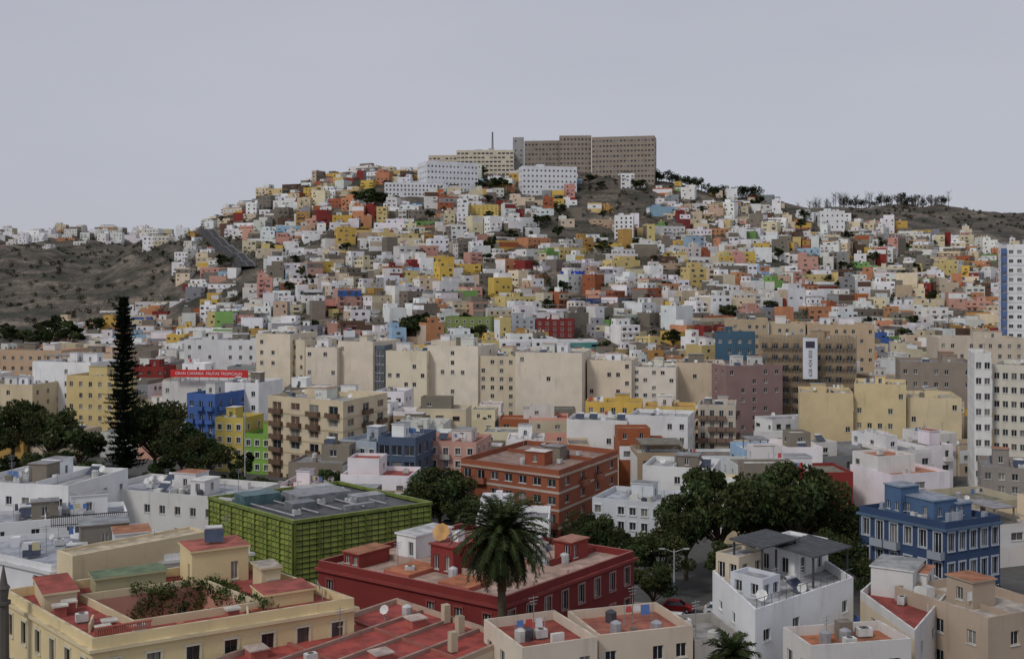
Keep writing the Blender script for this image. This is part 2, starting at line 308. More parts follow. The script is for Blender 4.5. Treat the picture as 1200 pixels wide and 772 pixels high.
# ================================================================ FOREGROUND
def courtyard():
    z=14;Np=sv(108,748,z);Rp=sv(415,700,z);Lp=sv(5,690,z);P=para(Lp,Np,Rp)
    def q(s,t): return (Np[0]+(Rp[0]-Np[0])*s+(Lp[0]-Np[0])*t,Np[1]+(Rp[1]-Np[1])*s+(Lp[1]-Np[1])*t)
    mb=MB();C=(.68,.55,.31);zr=13.1
    for i in range(4): facade(mb,P[i],P[(i+1)%4],0,zr,C,[7,6,5,6][i],3,ww=1.2,wh=2.2,sill=1.,trim=(.6,.55,.42),skip=0,frame=(.1,.07,.05))
    ring(mb,P,zr,z,.3,C,0,(.58,.5,.33)); ring(mb,inset(P,-.35),zr-.3,zr,.35,(.64,.54,.34),0,None,1)
    s0,s1,t0,t1=.22,.70,.20,.74
    for a in([(0,0),(1,0),(1,t0),(0,t0)],[(0,t1),(1,t1),(1,1),(0,1)],[(0,t0),(s0,t0),(s0,t1),(0,t1)],[(s1,t0),(1,t0),(1,t1),(s1,t1)]):
        mb.face([(*q(*k),zr+.005) for k in a],(.30,.06,.05))
    court=[q(s0,t0),q(s1,t0),q(s1,t1),q(s0,t1)]
    for i in range(4):
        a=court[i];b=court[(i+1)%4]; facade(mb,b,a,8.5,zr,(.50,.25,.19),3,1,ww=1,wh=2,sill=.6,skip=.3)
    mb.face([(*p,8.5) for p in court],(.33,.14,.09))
    ring(mb,inset(court,-.22),zr,zr+.75,.22,(.6,.5,.33))
    for k in range(26):
        x,y=q(.02+.2*k/26,.03); mb.cyl(x,y,z,.09,.06,.6,6,(.36,.1,.07))
    a=q(.02,.03);b2=q(.22,.03); mb.tube((*a,z+.65),(*b2,z+.65),.1,.1,6,(.4,.12,.08))
    an=math.atan2(Rp[1]-Np[1],Rp[0]-Np[0])
    for s,t,w,d,h,c,rc in((.80,.84,6,5,3.6,C,(.38,.11,.08)),(.14,.82,3,7,1.6,(.6,.5,.33),(.32,.07,.05)),(.84,.28,5,4,1.2,C,(.33,.08,.06)),(.45,.88,7,3,1.6,(.40,.38,.22),(.14,.19,.11)),(.9,.55,2,3,2.2,(.62,.52,.33),(.4,.35,.3))):
        x,y=q(s,t);pp=rectp(x,y,w,d,an)
        for i in range(4): facade(mb,pp[i],pp[(i+1)%4],zr,zr+h,c,2 if h>2.5 else 0,1,ww=.8,wh=1.9,sill=.3,skip=.3)
        mb.prism(rectp(x,y,w+.4,d+.4,an),zr+h,zr+h+.2,c,0,rc,True)
        if h>3: solar(mb,x,y,zr+h+.2,.3); antenna(mb,x+1,y+1,zr+h,3)
    for s,t in((.08,.12),(.13,.2),(.07,.55),(.12,.6),(.9,.5),(.55,.1)):
        x,y=q(s,t); mb.box(x,y,zr,1.1,.9,1.0,an,(.35,.1,.08)); mb.box(x,y,zr+1.0,1.4,1.2,.15,an,(.55,.52,.45))
    for s,t in((.2,.1),(.95,.7),(.1,.4)):
        acunit(mb,*q(s,t),zr,an)
    for s,t in((.1,.3),(.6,.08)): mb.box(*q(s,t),zr,3,.18,.8,an+1.3,(.6,.5,.33))
    for s,t in((.62,.12),(.66,.14),(.93,.9),(.35,.1),(.18,.35)): # terracotta plant pots
        x,y=q(s,t);mb.cyl(x,y,zr,.25,.35,.5,8,(.4,.15,.08))
    clothesline(mb,*q(.93,.15),zr,an+1.4)
    o=mb.build('cream_courtyard_building'); reg(P,1)
    return q,zr
cq,czr=courtyard()
K('cream_party_wall_house',85,121,243,133,636,4,(.66,.55,.37),(.5,.42,.3),4,0,0,n=0,big=False,par=.3)
bld('white_flat_roof_offices',para(sv(-70,634,13),sv(60,662,13),sv(293,640,13)),13,(.70,.70,.71),(.36,.38,.42),4,[6,4,6,4],n=26,cornice=(.6,.6,.6),par=.7)
K('white_flat_roof_offices',-10,150,150,157,607,9,WHITE,(.38,.39,.42),4,8,3,n=14,par=.6)
mb=MB();a=at(60,146);b2=at(150,149)
for k in range(40):
    f=k/39;mb.tube((a[0]*(1-f)+b2[0]*f,a[1]*(1-f)+b2[1]*f,12.3),(a[0]*(1-f)+b2[0]*f,a[1]*(1-f)+b2[1]*f,13.9),.05,.05,4,(.03,.03,.03),2)
for zz in(12.6,13.8): mb.tube((*a,zz),(*b2,zz),.06,.06,4,(.03,.03,.03),2)
mb.build('roof_railing')
K('white_townhouse',-40,170,80,166,566,16,WHITE,(.36,.36,.36),4,6,4,n=16,skip=.1,rand=.5)
K('white_parapet_building',112,181,272,172,577,14,OFFW,(.36,.37,.40),3,9,4,n=18)
def red_roofs():
    z=11;Fp=sv(465,700,z);Rp=sv(603,745,z);Lp=sv(235,775,z);Np=(Lp[0]+Rp[0]-Fp[0],Lp[1]+Rp[1]-Fp[1])
    P=[Np,Rp,Fp,Lp];mb=MB()
    def q(s,t): return (Np[0]+(Rp[0]-Np[0])*s+(Lp[0]-Np[0])*t,Np[1]+(Rp[1]-Np[1])*s+(Lp[1]-Np[1])*t)
    for i in range(4): facade(mb,P[i],P[(i+1)%4],0,z-.5,(.6,.52,.4),5,3,skip=.1,wh=1.8)
    ring(mb,P,z-.5,z,.35,(.45,.34,.26),0,(.36,.27,.21))
    mb.face([(*p,z-.49) for p in inset(P,.3)],(.37,.07,.055))
    for t in(.26,.5,.74):
        a,b=q(.02,t),q(.98,t); an=math.atan2(b[1]-a[1],b[0]-a[0]); mb.box((a[0]+b[0])/2,(a[1]+b[1])/2,z-.49,math.hypot(b[0]-a[0],b[1]-a[1]),.3,.35,an,(.38,.26,.21))
    for s in(.36,.7):
        a,b=q(s,.02),q(s,.98); an=math.atan2(b[1]-a[1],b[0]-a[0]); mb.box((a[0]+b[0])/2,(a[1]+b[1])/2,z-.49,math.hypot(b[0]-a[0],b[1]-a[1]),.25,.28,an,(.33,.12,.09))
    for s,t in((.6,.85),(.85,.6),(.5,.35),(.2,.9)):
        x,y=q(s,t); mb.box(x,y,z-.49,1.6,1.6,.8,.6,(.42,.12,.09)); mb.box(x,y,z+.31,1.9,1.9,.12,.6,(.5,.4,.35))
    for s,t in((.9,.3),(.75,.15),(.96,.5)): mb.box(*q(s,t),z-.4,.7,.7,1.8,.6,(.5,.42,.3))
    antenna(mb,*q(.5,.7),z-.4,3.5);acunit(mb,*q(.3,.6),z-.4,.6);dish(mb,*q(.8,.8),z-.4,.5);tank(mb,*q(.9,.75),z-.4)
    mb.build('red_roof_terrace_building'); reg(P,.5)
red_roofs()
def red_building():
    z=12.2;Lp=sv(373,656,z);Np=sv(588,700,z);Rp=sv(743,645,z);P=para(Lp,Np,Rp);mb=MB();C=(.19,.023,.021)
    def q(s,t): return (Np[0]+(Rp[0]-Np[0])*s+(Lp[0]-Np[0])*t,Np[1]+(Rp[1]-Np[1])*s+(Lp[1]-Np[1])*t)
    zr=z-.8
    facade(mb,P[0],P[1],0,zr,C,8,3,ww=1.1,wh=2.1,sill=.8,trim=(.34,.2,.18),skip=0,frame=(.6,.6,.58),balc=.15)
    facade(mb,P[1],P[2],0,zr,C,6,3,skip=.2); facade(mb,P[2],P[3],0,zr,C,6,3,skip=.2)
    facade(mb,P[3],P[0],0,zr,C,7,3,ww=1.,wh=1.8,sill=.8,skip=.5,trim=(.24,.06,.055))
    ring(mb,P,zr,z,.3,C,0,(.32,.12,.1)); ring(mb,inset(P,-.35),zr-.35,zr-.02,.35,(.24,.04,.035),0,None,1)
    mb.face([(*p,zr+.01) for p in inset(P,.28)],(.44,.31,.25))
    an=math.atan2(Rp[1]-Np[1],Rp[0]-Np[0])
    for s,t,w,d,h,c,rc in((.48,.80,6.5,3.2,2.8,WHITE,(.5,.5,.5)),(.35,.50,5.5,3.5,3.1,(.22,.03,.025),(.30,.06,.045)),(.75,.52,6,4,2.4,(.6,.58,.55),(.45,.4,.36)),(.18,.88,5,2.6,1.6,(.25,.04,.03),ROOFT),(.82,.22,3.5,2.5,2.2,(.25,.04,.03),(.36,.17,.12)),(.6,.28,2.6,2.2,2.5,(.62,.6,.56),(.5,.45,.4))):
        x,y=q(s,t);pp=rectp(x,y,w,d,an)
        for i in range(4): facade(mb,pp[i],pp[(i+1)%4],zr,zr+h,c,2,1,ww=.8,wh=1.7,sill=.4,skip=.35)
        mb.prism(rectp(x,y,w+.4,d+.4,an),zr+h,zr+h+.18,c,0,rc,True)
    x,y=q(.35,.5); mb.box(x,y,zr+3.2,1.2,1.2,1.2,an,WHITE)
    for s,t,w,d in((.2,.62,6,4),(.15,.3,4,4.5)):
        x,y=q(s,t); mb.prism(rectp(x,y,w,d,an),zr+.01,zr+.5,(.4,.12,.08),0,(.42,.15,.07),False)
    for s in(.3,.55):
        a,b=q(s,.05),q(s,.95); mb.box((a[0]+b[0])/2,(a[1]+b[1])/2,zr,math.hypot(b[0]-a[0],b[1]-a[1])*.98,.3,.6,math.atan2(b[1]-a[1],b[0]-a[0]),(.45,.33,.28))
    for t in(.2,.45,.7):
        a,b=q(.56,t),q(.98,t); mb.box((a[0]+b[0])/2,(a[1]+b[1])/2,zr,math.hypot(b[0]-a[0],b[1]-a[1])*.98,.2,.8,math.atan2(b[1]-a[1],b[0]-a[0]),(.24,.04,.035))
    dish(mb,*q(.3,.55),zr+3.2,1.1,(.5,.27,.08)); solar(mb,*q(.85,.4),zr,an);clothesline(mb,*q(.68,.8),zr,an);clothesline(mb,*q(.45,.2),zr,an)
    for k in range(18): [acunit,tank,antenna][k%3](mb,*q(R.uniform(.1,.95),R.uniform(.1,.9)),zr)
    mb.build('dark_red_townhouse_block'); reg(P,1)
red_building()
def green_building():
    z=11;Lp=sv(247,584,z);Np=sv(345,612,z);Rp=sv(503,590,z);P=para(Lp,Np,Rp);mb=MB()
    def lou(p0,p1):
        Ln=math.hypot(p1[0]-p0[0],p1[1]-p0[1]);u=((p1[0]-p0[0])/Ln,(p1[1]-p0[1])/Ln);n=(u[1],-u[0])
        mb.face([(*p0,0),(*p1,0),(*p1,z),(*p0,z)],(.03,.04,.02),1)
        nr=13
        for k in range(nr):
            zz=.5+k*(z-.7)/nr
            nc=int(Ln/1.1)
            for c in range(nc):
                a=c*Ln/nc+.05;b=(c+1)*Ln/nc-.05;col=jit((.17,.205,.035),.16)
                def T(s,d,w): return (p0[0]+u[0]*s+n[0]*d,p0[1]+u[1]*s+n[1]*d,w)
                mb.face([T(a,.30,zz),T(b,.30,zz),T(b,.1,zz+.62),T(a,.1,zz+.62)],col,2)
                mb.face([T(a,.30,zz),T(a,.08,zz),T(b,.08,zz),T(b,.30,zz)],col,2)
            mb.box(p0[0]+u[0]*Ln/2+n[0]*.2,p0[1]+u[1]*Ln/2+n[1]*.2,zz-.1,Ln,.1,.08,math.atan2(u[1],u[0]),(.08,.1,.03),2)
        nc=int(Ln/3.3)
        for c in range(nc+1):
            s=c*Ln/nc; mb.box(p0[0]+u[0]*s+n[0]*.25,p0[1]+u[1]*s+n[1]*.25,0,.14,.3,z,math.atan2(u[1],u[0]),(.12,.15,.03),2)
    for i in range(4): lou(P[i],P[(i+1)%4])
    ring(mb,inset(P,-.35),z-.1,z+.35,.5,(.15,.19,.04),2,None,1)
    mb.face([(*p,z-.3) for p in inset(P,.1)],(.10,.10,.11))
    def q(s,t): return (Np[0]+(Rp[0]-Np[0])*s+(Lp[0]-Np[0])*t,Np[1]+(Rp[1]-Np[1])*s+(Lp[1]-Np[1])*t)
    an=math.atan2(Rp[1]-Np[1],Rp[0]-Np[0])
    for s,t,w,d,h,c in((.55,.6,9,6,1.5,(.21,.22,.23)),(.3,.4,4,3,1.2,(.15,.16,.17)),(.8,.4,5,3,1,(.28,.29,.30)),(.2,.75,6,4,1.6,(.08,.14,.15)),(.7,.85,6,3,1.1,(.35,.35,.35)),(.6,.2,5,1,.7,(.25,.25,.26))):
        mb.box(*q(s,t),z-.3,w,d,h,an,c,2)
    for k in range(14): acunit(mb,*q(R.uniform(.1,.95),R.uniform(.1,.9)),z-.3,an)
    for k in range(5):
        a=q(.1+.17*k,.15);b=q(.1+.17*k,.9); mb.tube((*a,z+.1),(*b,z+.1),.12,.12,6,(.35,.35,.37),2)
    mb.build('green_louvre_building'); reg(P,1)
green_building()
def blue_building():
    z=13;P=para(sv(1007,592,z),sv(1108,612,z),sv(1172,603,z));
    Bc=(.030,.060,.135);mb=bld('x',P,z,Bc,(.22,.24,.27),3,[5,4,4,6],build=False,skip=0,ww=1.1,wh=2.4,sill=1.,trim=(.42,.45,.5),cornice=(.08,.13,.2),n=6,frame=(.65,.65,.65),balc=.3,balcol=(.3,.33,.37),big=False)
    Np,Rp,_,Lp=P;an=math.atan2(Rp[1]-Np[1],Rp[0]-Np[0])
    def q(s,t): return (Np[0]+(Rp[0]-Np[0])*s+(Lp[0]-Np[0])*t,Np[1]+(Rp[1]-Np[1])*s+(Lp[1]-Np[1])*t)
    for s,t,w,d,h in((.5,.5,4.5,6,2.8),(.4,.75,3.5,3,4.0),(.75,.3,2.5,2,2.2)):
        x,y=q(s,t);pp=rectp(x,y,w,d,an)
        for i in range(4): facade(mb,pp[i],pp[(i+1)%4],z-.9,z-.9+h,(.07,.13,.24),2,1,ww=.7,wh=1.2,sill=.7,skip=.2)
        mb.prism(rectp(x,y,w+.3,d+.3,an),z-.9+h,z-.7+h,(.2,.27,.36),0,(.26,.29,.34),True)
    for k in range(8): mb.box(*q(R.uniform(.1,.9),R.uniform(.05,.95)),z-.9,.6,.6,R.uniform(.8,1.6),an,(.3,.33,.38))
    mb.build('blue_corner_mansion')
blue_building()
def white_house():
    z=14;P=para(sv(835,668,z),sv(885,714,z),sv(1000,676,z));mb=bld('x',P,z,(.77,.78,.79),(.42,.42,.43),4,[4,2,2,3],build=False,skip=.3,n=5,big=False,rand=.6,par=1.0)
    Np,Rp,_,Lp=P;an=math.atan2(Rp[1]-Np[1],Rp[0]-Np[0])
    def q(s,t): return (Np[0]+(Rp[0]-Np[0])*s+(Lp[0]-Np[0])*t,Np[1]+(Rp[1]-Np[1])*s+(Lp[1]-Np[1])*t)
    zr=13
    for s,t,w,d,h,c in((.72,.72,6.5,5,3.0,WHITE),(.2,.45,3,4,1.8,(.6,.62,.66)),(.22,.85,4.5,3,2.6,(.58,.5,.38))):
        x,y=q(s,t);pp=rectp(x,y,w,d,an)
        for i in range(4): facade(mb,pp[i],pp[(i+1)%4],zr,zr+h,c,2,1,ww=.9,wh=1.7,sill=.4,skip=.2)
        ring(mb,pp,zr+h,zr+h+.4,.2,c); mb.prism(inset(pp,.15),zr+h,zr+h+.05,c,0,(.4,.4,.42))
    for s,t,w,d,h,tl in((.78,.42,6.5,4.6,3.2,.35),(.42,.72,6,3.6,4.0,.25)):
        x,y=q(s,t);pp=rectp(x,y,w,d,an)
        for i,p in enumerate(pp): mb.box(p[0],p[1],zr,.18,.18,h,an,(.05,.055,.06),2)
        zz=[zr+h,zr+h,zr+h+tl,zr+h+tl];p2=inset(pp,-.4)
        mb.face([(p[0],p[1],k+.15) for p,k in zip(p2,zz)],(.04,.044,.05),2); mb.face([(p[0],p[1],k) for p,k in zip(reversed(p2),reversed(zz))],(.05,.05,.05),2)
        for i in range(4):
            a,b=p2[i],p2[(i+1)%4];za,zb=zz[i],zz[(i+1)%4]; mb.face([(*a,za),(*b,zb),(*b,zb+.15),(*a,za+.15)],(.08,.085,.09),2)
        for k in range(9):
            f=(k+.5)/9;a=(p2[0][0]*(1-f)+p2[1][0]*f,p2[0][1]*(1-f)+p2[1][1]*f,zz[0]+.17);b=(p2[3][0]*(1-f)+p2[2][0]*f,p2[3][1]*(1-f)+p2[2][1]*f,zz[3]+.17); mb.tube(a,b,.04,.04,4,(.09,.095,.1),2)
    for k in range(14): mb.tube((*q(.02+.07*k,.01),z),(*q(.02+.07*k,.01),z+.9),.03,.03,4,(.1,.1,.1),2)
    mb.tube((*q(.0,.01),z+.9),(*q(1,.01),z+.9),.035,.035,4,(.1,.1,.1),2)
    dish(mb,*q(.15,.2),zr,.6); dish(mb,*q(.5,.1),zr,.5)
    mb.build('white_house_with_pergolas')
white_house()
bld('red_and_cream_house',para(sv(1008,692,12.6),sv(1072,738,12.6),sv(1117,686,12.6)),12.6,(.62,.6,.58),(.28,.055,.045),4,[3,2,2,2],n=7,side=(.62,.52,.38),rand=.6)
K('terracotta_terrace_house',950,97,1068,99,752,5.5,(.6,.58,.55),(.40,.15,.07),4,3,2,n=7,big=False)
K('brick_corner_house',1158,104,1240,108,716,12,(.42,.33,.25),(.45,.4,.35),4,4,3,n=4,skip=.2)
K('cream_low_house',612,97,700,100,752,9,(.62,.54,.44),(.31,.07,.05),4,3,3,n=6,par=.9,big=False)
K('cream_low_house',702,101,812,104,738,8,(.6,.5,.39),(.35,.12,.08),4,4,3,n=6,par=.9,big=False)
K('grey_shed_house',815,104,872,105,748,8,(.35,.33,.3),(.3,.28,.27),3,2,2,n=3)
# ================================================================ MIDGROUND
B1=(.68,.60,.47)
def corner(name,l,n_,r,e,*a,**k):
    P=para(at(*l),at(*n_),at(*r)); return bld(name,P,zt(e,n_[1]),*a,**k)
for (a,Da,b,Db,e,d,c,cf,cs,sk) in((300,358,340,354,391,18,B1,3,4,.35),(341,357,357,353,398,14,(.62,.54,.42),2,4,.3),(358,350,395,348,407,18,(.69,.62,.5),4,3,.8),(396,351,437,346,400,18,(.66,.59,.47),4,3,.85),(452,345,500,343,411,17,B1,5,4,.6),(501,347,560,341,405,17,(.69,.63,.52),5,4,.85),(561,342,604,339,417,17,(.6,.52,.4),4,3,.3),
    (604,331,682,327,413,22,(.70,.62,.51),5,4,.95),(688,334,740,331,422,18,B1,5,3,.6),(741,333,792,330,430,18,(.71,.65,.55),5,3,.65),(793,338,850,336,425,15,(.55,.45,.32),4,3,.9)):
    K('beige_apartment_block',a,Da,b,Db,e,d,jit(c,.05),ROOFG,8,cf,cs,skip=sk,n=11,ww=1.2)
K('beige_stair_penthouse',505,352,535,351,399,8,B1,ROOFG,8,2,2,skip=.6,n=1,regi=False)
K('glass_stair_tower',438.5,347,450.5,346.5,405,10,(.12,.15,.19),GREY,9,3,3,skip=0,n=1,big=False,ww=.8,wh=2.2,sill=.3)
K('mauve_apartment_block',851,326,917,330,428,20,MAUVE,GREY,7,5,4,skip=.3,n=5)
K('white_row_house',664,262,735,259,492,13,(.72,.71,.69),(.36,.36,.36),4,5,3,skip=.65,n=8,big=False)
K('white_row_house',736,260,806,256,487,13,(.68,.68,.68),(.36,.36,.36),4,5,3,skip=.4,n=8,big=False)
K('yellow_row_house',686,277,752,275,471,10,YEL,ROOFG,5,5,3,n=3)
K('yellow_row_house',755,276,815,274,476,10,(.6,.43,.14),ROOFT,5,5,3,n=3)
K('balconied_row_house',818,272,862,270,474,12,(.5,.44,.36),ROOFG,5,4,3,n=4,balc=.8,balcol=(.2,.13,.1))
corner('balcony_apartment_building',(314,256),(402,243),(454,262),470,(.62,.52,.36),(.36,.35,.33),6,[3,3,3,4],skip=.0,n=9,ww=2.8,wh=1.6,balc=.75,balcol=(.14,.085,.055),band=(.5,.41,.28),shut=(.15,.1,.07))
K('white_penthouse_block',335,268,440,266,462,9,WHITE,GREY,6,6,3,n=6)
corner('terracotta_brick_apartments',(540,200),(655,187),(724,210),551,(.27,.08,.038),(.3,.2,.16),4,[4,3,4,7],skip=.05,n=11,ww=1.7,balc=.35,band=(.45,.38,.32),cornice=(.4,.3,.24),balcol=(.28,.10,.055))
K('pink_townhouse',487,231,558,228,517,13,(.55,.31,.25),(.3,.12,.08),4,5,3,skip=0,n=4,trim=(.6,.55,.5),balc=.4,balcol=(.5,.45,.4))
K('grey_blue_townhouse',398,226,441,222,516,13,(.36,.41,.46),(.3,.31,.33),4,4,3,skip=0,n=5,trim=(.6,.6,.6),balc=.4)
K('dark_blue_bay_building',443,221,487,219,512,13,(.07,.10,.16),(.25,.26,.3),4,3,3,skip=0,n=4,ww=2.4,wh=2,sill=.5,frame=(.3,.34,.4))
K('blue_townhouse',219,276,252,273,461,14,(.06,.13,.36),GREY,5,3,3,skip=0,n=3,balc=.5,frame=(.6,.62,.65))
K('white_party_wall_house',253,287,303,284,448,14,WHITE,GREY,5,4,3,skip=.7,n=4)
K('yellow_townhouse',252,261,285,259,489,10,(.6,.47,.12),GREY,4,3,2,skip=0,n=2,trim=(.65,.62,.55))
K('green_townhouse',286,258,317,256,508,10,(.22,.42,.07),GREY,3,3,2,skip=0,n=2,trim=(.65,.65,.6))
K('white_sign_building',190,303,291,299,447,14,OFFW,GREY,5,8,3,skip=.5,n=3,big=False)
K('white_block',216,386,300,382,398,14,(.64,.64,.64),GREY,7,7,4,skip=.4,n=6)
K('beige_block',0,374,72,370,410,16,(.5,.36,.24),(.35,.2,.14),6,7,4,skip=.1,n=6)
K('beige_block',73,370,132,366,414,16,(.55,.42,.3),(.4,.25,.17),6,6,4,skip=.1,n=6)
K('beige_block',-80,376,-2,374,414,16,(.55,.46,.36),(.4,.25,.17),6,7,4,skip=.1,n=6)
K('white_apartment_block',38,322,106,316,424,14,WHITE,GREY,6,6,4,skip=.5,n=6)
K('yellow_apartment_block',78,302,134,298,440,10,(.6,.47,.22),GREY,6,5,3,skip=.1,n=4)
K('cream_apartment_block',-30,312,38,308,450,14,(.6,.5,.34),GREY,5,6,3,skip=.2,n=4)
K('tan_apartment_block',849,388,900,385,374,20,(.46,.36,.24),(.35,.3,.25),9,6,4,skip=.3,n=6)
K('tan_apartment_block',901,387,944,384,379,20,(.52,.42,.29),(.35,.3,.25),9,5,4,skip=.3,n=6)
K('tan_apartment_block',946,384,1025,380,380,20,(.50,.38,.25),(.35,.3,.25),9,8,4,skip=.3,n=8)
K('blue_netting_block',838,366,884,363,390,14,(.05,.11,.17),(.2,.2,.2),8,4,3,skip=.2,n=2)
K('yellow_office_block',937,277,1000,274,460,16,(.60,.48,.28),(.4,.36,.3),5,5,3,skip=.75,n=7)
K('yellow_office_block',1001,276,1062,272,450,16,(.62,.51,.29),(.4,.36,.3),5,5,3,skip=.6,n=7)
K('yellow_office_block',1063,274,1127,271,466,18,(.64,.54,.35),(.4,.36,.3),5,4,3,skip=.7,n=6)
K('grey_brown_block',1055,314,1140,309,424,18,(.27,.225,.185),GREY,6,7,4,skip=.1,n=5)
K('beige_tall_block',1100,352,1200,348,396,18,(.56,.48,.38),GREY,8,9,4,skip=.3,n=5)
K('white_tall_apartment_block',1142,230,1162,229,414,16,(.72,.71,.68),GREY,9,2,4,skip=0,n=2,big=False)
K('white_tall_apartment_block',1163,232,1235,226,428,16,(.64,.60,.51),GREY,9,7,4,skip=.0,n=4,ww=1.1,sill=.8)
K('ochre_block',1150,206,1230,202,548,14,(.28,.25,.22),GREY,4,5,3,n=6)
K('white_high_rise',1180,436,1260,430,286,18,(.74,.74,.74),GREY,16,8,5,skip=0,n=3,ww=1.7,band=(.62,.63,.66))
K('blue_stair_tower',1175.5,435.5,1179.7,435.3,291,3,(.10,.16,.34),GREY,16,1,1,skip=0,n=0,big=False)
K('pale_grey_house',694,187,776,182,586,12,(.58,.6,.63),(.42,.44,.47),3,6,3,skip=.1,n=8,trim=(.65,.66,.68))
K('white_rear_house',753,207,835,203,547,12,(.70,.70,.69),(.42,.42,.41),3,5,3,skip=.55,n=8)
K('green_row_house',522,512,576,508,371,14,(.20,.25,.08),GREY,3,6,3,skip=0,n=3,trim=(.5,.5,.4))
K('grey_row_house',586,512,627,510,373,14,(.35,.37,.4),GREY,3,5,3,skip=0,n=3)
K('dark_red_row_house',628,510,672,508,374,14,(.18,.025,.022),ROOFR,3,5,3,skip=0,n=3,trim=(.4,.2,.18))
K('bright_blue_house',657,606,683,604,318,10,(.02,.06,.42),GREY,3,3,2,skip=.2,n=1)
def tx(s,loc,size,rot,col,par,name):
    c=bpy.data.curves.new(name,'FONT');c.body=s;c.size=size;c.align_x='CENTER';c.align_y='CENTER'
    m,N,L=newmat(name+'_paint');o=N.new('ShaderNodeOutputMaterial');b=N.new('ShaderNodeBsdfPrincipled');b.inputs['Base Color'].default_value=(*col,1);b.inputs['Roughness'].default_value=.7;L.new(b.outputs[0],o.inputs[0])
    c.materials.append(m);o=bpy.data.objects.new(name,c);o.location=loc;o.rotation_euler=rot;bpy.context.scene.collection.objects.link(o);o.parent=par
def scaffold():
    A=at(890,338);B=at(1003,332);l=math.hypot(B[0]-A[0],B[1]-A[1]);u=((B[0]-A[0])/l,(B[1]-A[1])/l);n=(-u[1],u[0])
    P=[A,B,(B[0]+n[0]*20,B[1]+n[1]*20),(A[0]+n[0]*20,A[1]+n[1]*20)];z=zt(396,335)
    mb=bld('x',P,z,(.38,.28,.18),GREY,8,[9,5,0,5],skip=.05,n=4,build=False,ww=1.9,wh=1.7)
    for k in range(28):
        s=l*k/27
        for d in(.9,1.9): mb.tube((A[0]+u[0]*s-n[0]*d,A[1]+u[1]*s-n[1]*d,0),(A[0]+u[0]*s-n[0]*d,A[1]+u[1]*s-n[1]*d,z+1),.06,.06,4,(.22,.21,.19),2)
    for k in range(9):
        zz=1+k*(z)/9
        mb.box(A[0]+u[0]*l/2-n[0]*1.4,A[1]+u[1]*l/2-n[1]*1.4,zz,l,1.1,.1,math.atan2(u[1],u[0]),(.26,.2,.13),2)
    mb.build('scaffolded_apartment_block')
    e=bpy.data.objects.new('vertical_banner',None);bpy.context.scene.collection.objects.link(e)
    D=329.5;x0,_=at(941,D);x1,_=at(958,D);zb,za=zt(396,D),zt(444,D);mb=MB();mb.prism([(x0,D),(x1,D),(x1,D+.1),(x0,D+.1)],za,zb,(.72,.74,.78),0,None,True)
    mb.build('banner_sheet',e)
    tx('628 424 850',((x0+x1)/2+.1,D-.05,(za+zb)/2-1.5),1.55,(math.pi/2,-math.pi/2,0),(.03,.04,.06),e,'banner_lettering')
    mb=MB();mb.prism([(x0+.8,D-.03),(x1-.8,D-.03),(x1-.8,D-.01),(x0+.8,D-.01)],zb-3,zb-1,(.05,.05,.08));mb.build('banner_logo',e)
scaffold()
e=bpy.data.objects.new('red_rooftop_sign',None);bpy.context.scene.collection.objects.link(e)
D=298;x0,_=at(197,D);x1,_=at(291,D);mb=MB();mb.prism([(x0,D+2),(x1,D-1),(x1,D-.8),(x0,D+2.2)],zt(444,D)+.4,zt(434,D)+.1,(.6,.03,.03),0,None,True)
for k in range(9):
    f=k/8;mb.tube((x0*(1-f)+x1*f,D+2.4-3*f,zt(446,D)-.8),(x0*(1-f)+x1*f,D+2.4-3*f,zt(435,D)),.08,.08,4,(.2,.2,.2),2)
mb.build('sign_panel',e);tx('GRAN CANARIA  FRUTAS TROPICALES',((x0+x1)/2,D+.35,(zt(444,D)+zt(434,D))/2+.25),1.1,(math.pi/2,0,math.atan2(-3,x1-x0)),(.75,.75,.75),e,'sign_lettering')
# ================================================================ HILLTOP
def hill_b(name,a,Da,b,Db,e,depth,wall,roof,floors,cf,cs,zb=None,**kw):
    K(name,a,Da,b,Db,e,depth,wall,roof,floors,cf,cs,det=False,cb=0,z0=zb,**kw)
HC=(.27,.23,.185)
hill_b('hospital_tower',601,905,614,905,161,26,(.34,.33,.32),GREY,9,2,5,skip=.4,n=1,zb=128,big=False,ww=1.2)
hill_b('hillside_hospital',614.5,903,655,900,165,22,HC,GREY,8,10,5,skip=0,n=6,zb=128,big=False,ww=1.7,wh=1.5)
hill_b('hillside_hospital',655.5,897,693,896,159,20,(.31,.26,.21),GREY,9,9,5,skip=0,n=4,zb=128,big=False,ww=1.7,wh=1.5)
hill_b('hillside_hospital',693.5,890,767,880,160,22,(.31,.26,.21),GREY,9,18,6,skip=0,n=6,zb=124,big=False,ww=1.7,wh=1.5)
hill_b('cream_clinic',502,898,560,896,182,20,(.55,.49,.38),GREY,5,12,4,skip=.1,n=3,zb=130,ww=2)
hill_b('cream_clinic',535,888,602,886,176,20,(.6,.54,.42),GREY,6,14,4,skip=.1,n=3,zb=130,ww=2.4)
W2=(.72,.73,.76)
hill_b('white_hospital_wing',451,800,520,806,214,16,W2,GREY,8,16,4,skip=.05,n=4,zb=92,ww=1.2)
hill_b('white_hospital_wing',500,822,560,838,190,22,W2,GREY,8,14,5,skip=.05,n=4,zb=100,ww=1.2)
hill_b('white_hospital_wing',612,828,676,835,195,16,W2,GREY,7,13,4,skip=.05,n=4,zb=103,ww=1.3)
hill_b('blue_base_clinic',452,780,498,783,238,14,(.12,.25,.5),GREY,3,8,3,skip=.2,n=2,zb=92)
hill_b('yellow_hill_block',549,760,584,758,240,12,(.60,.44,.13),GREY,5,7,3,skip=.1,n=2)
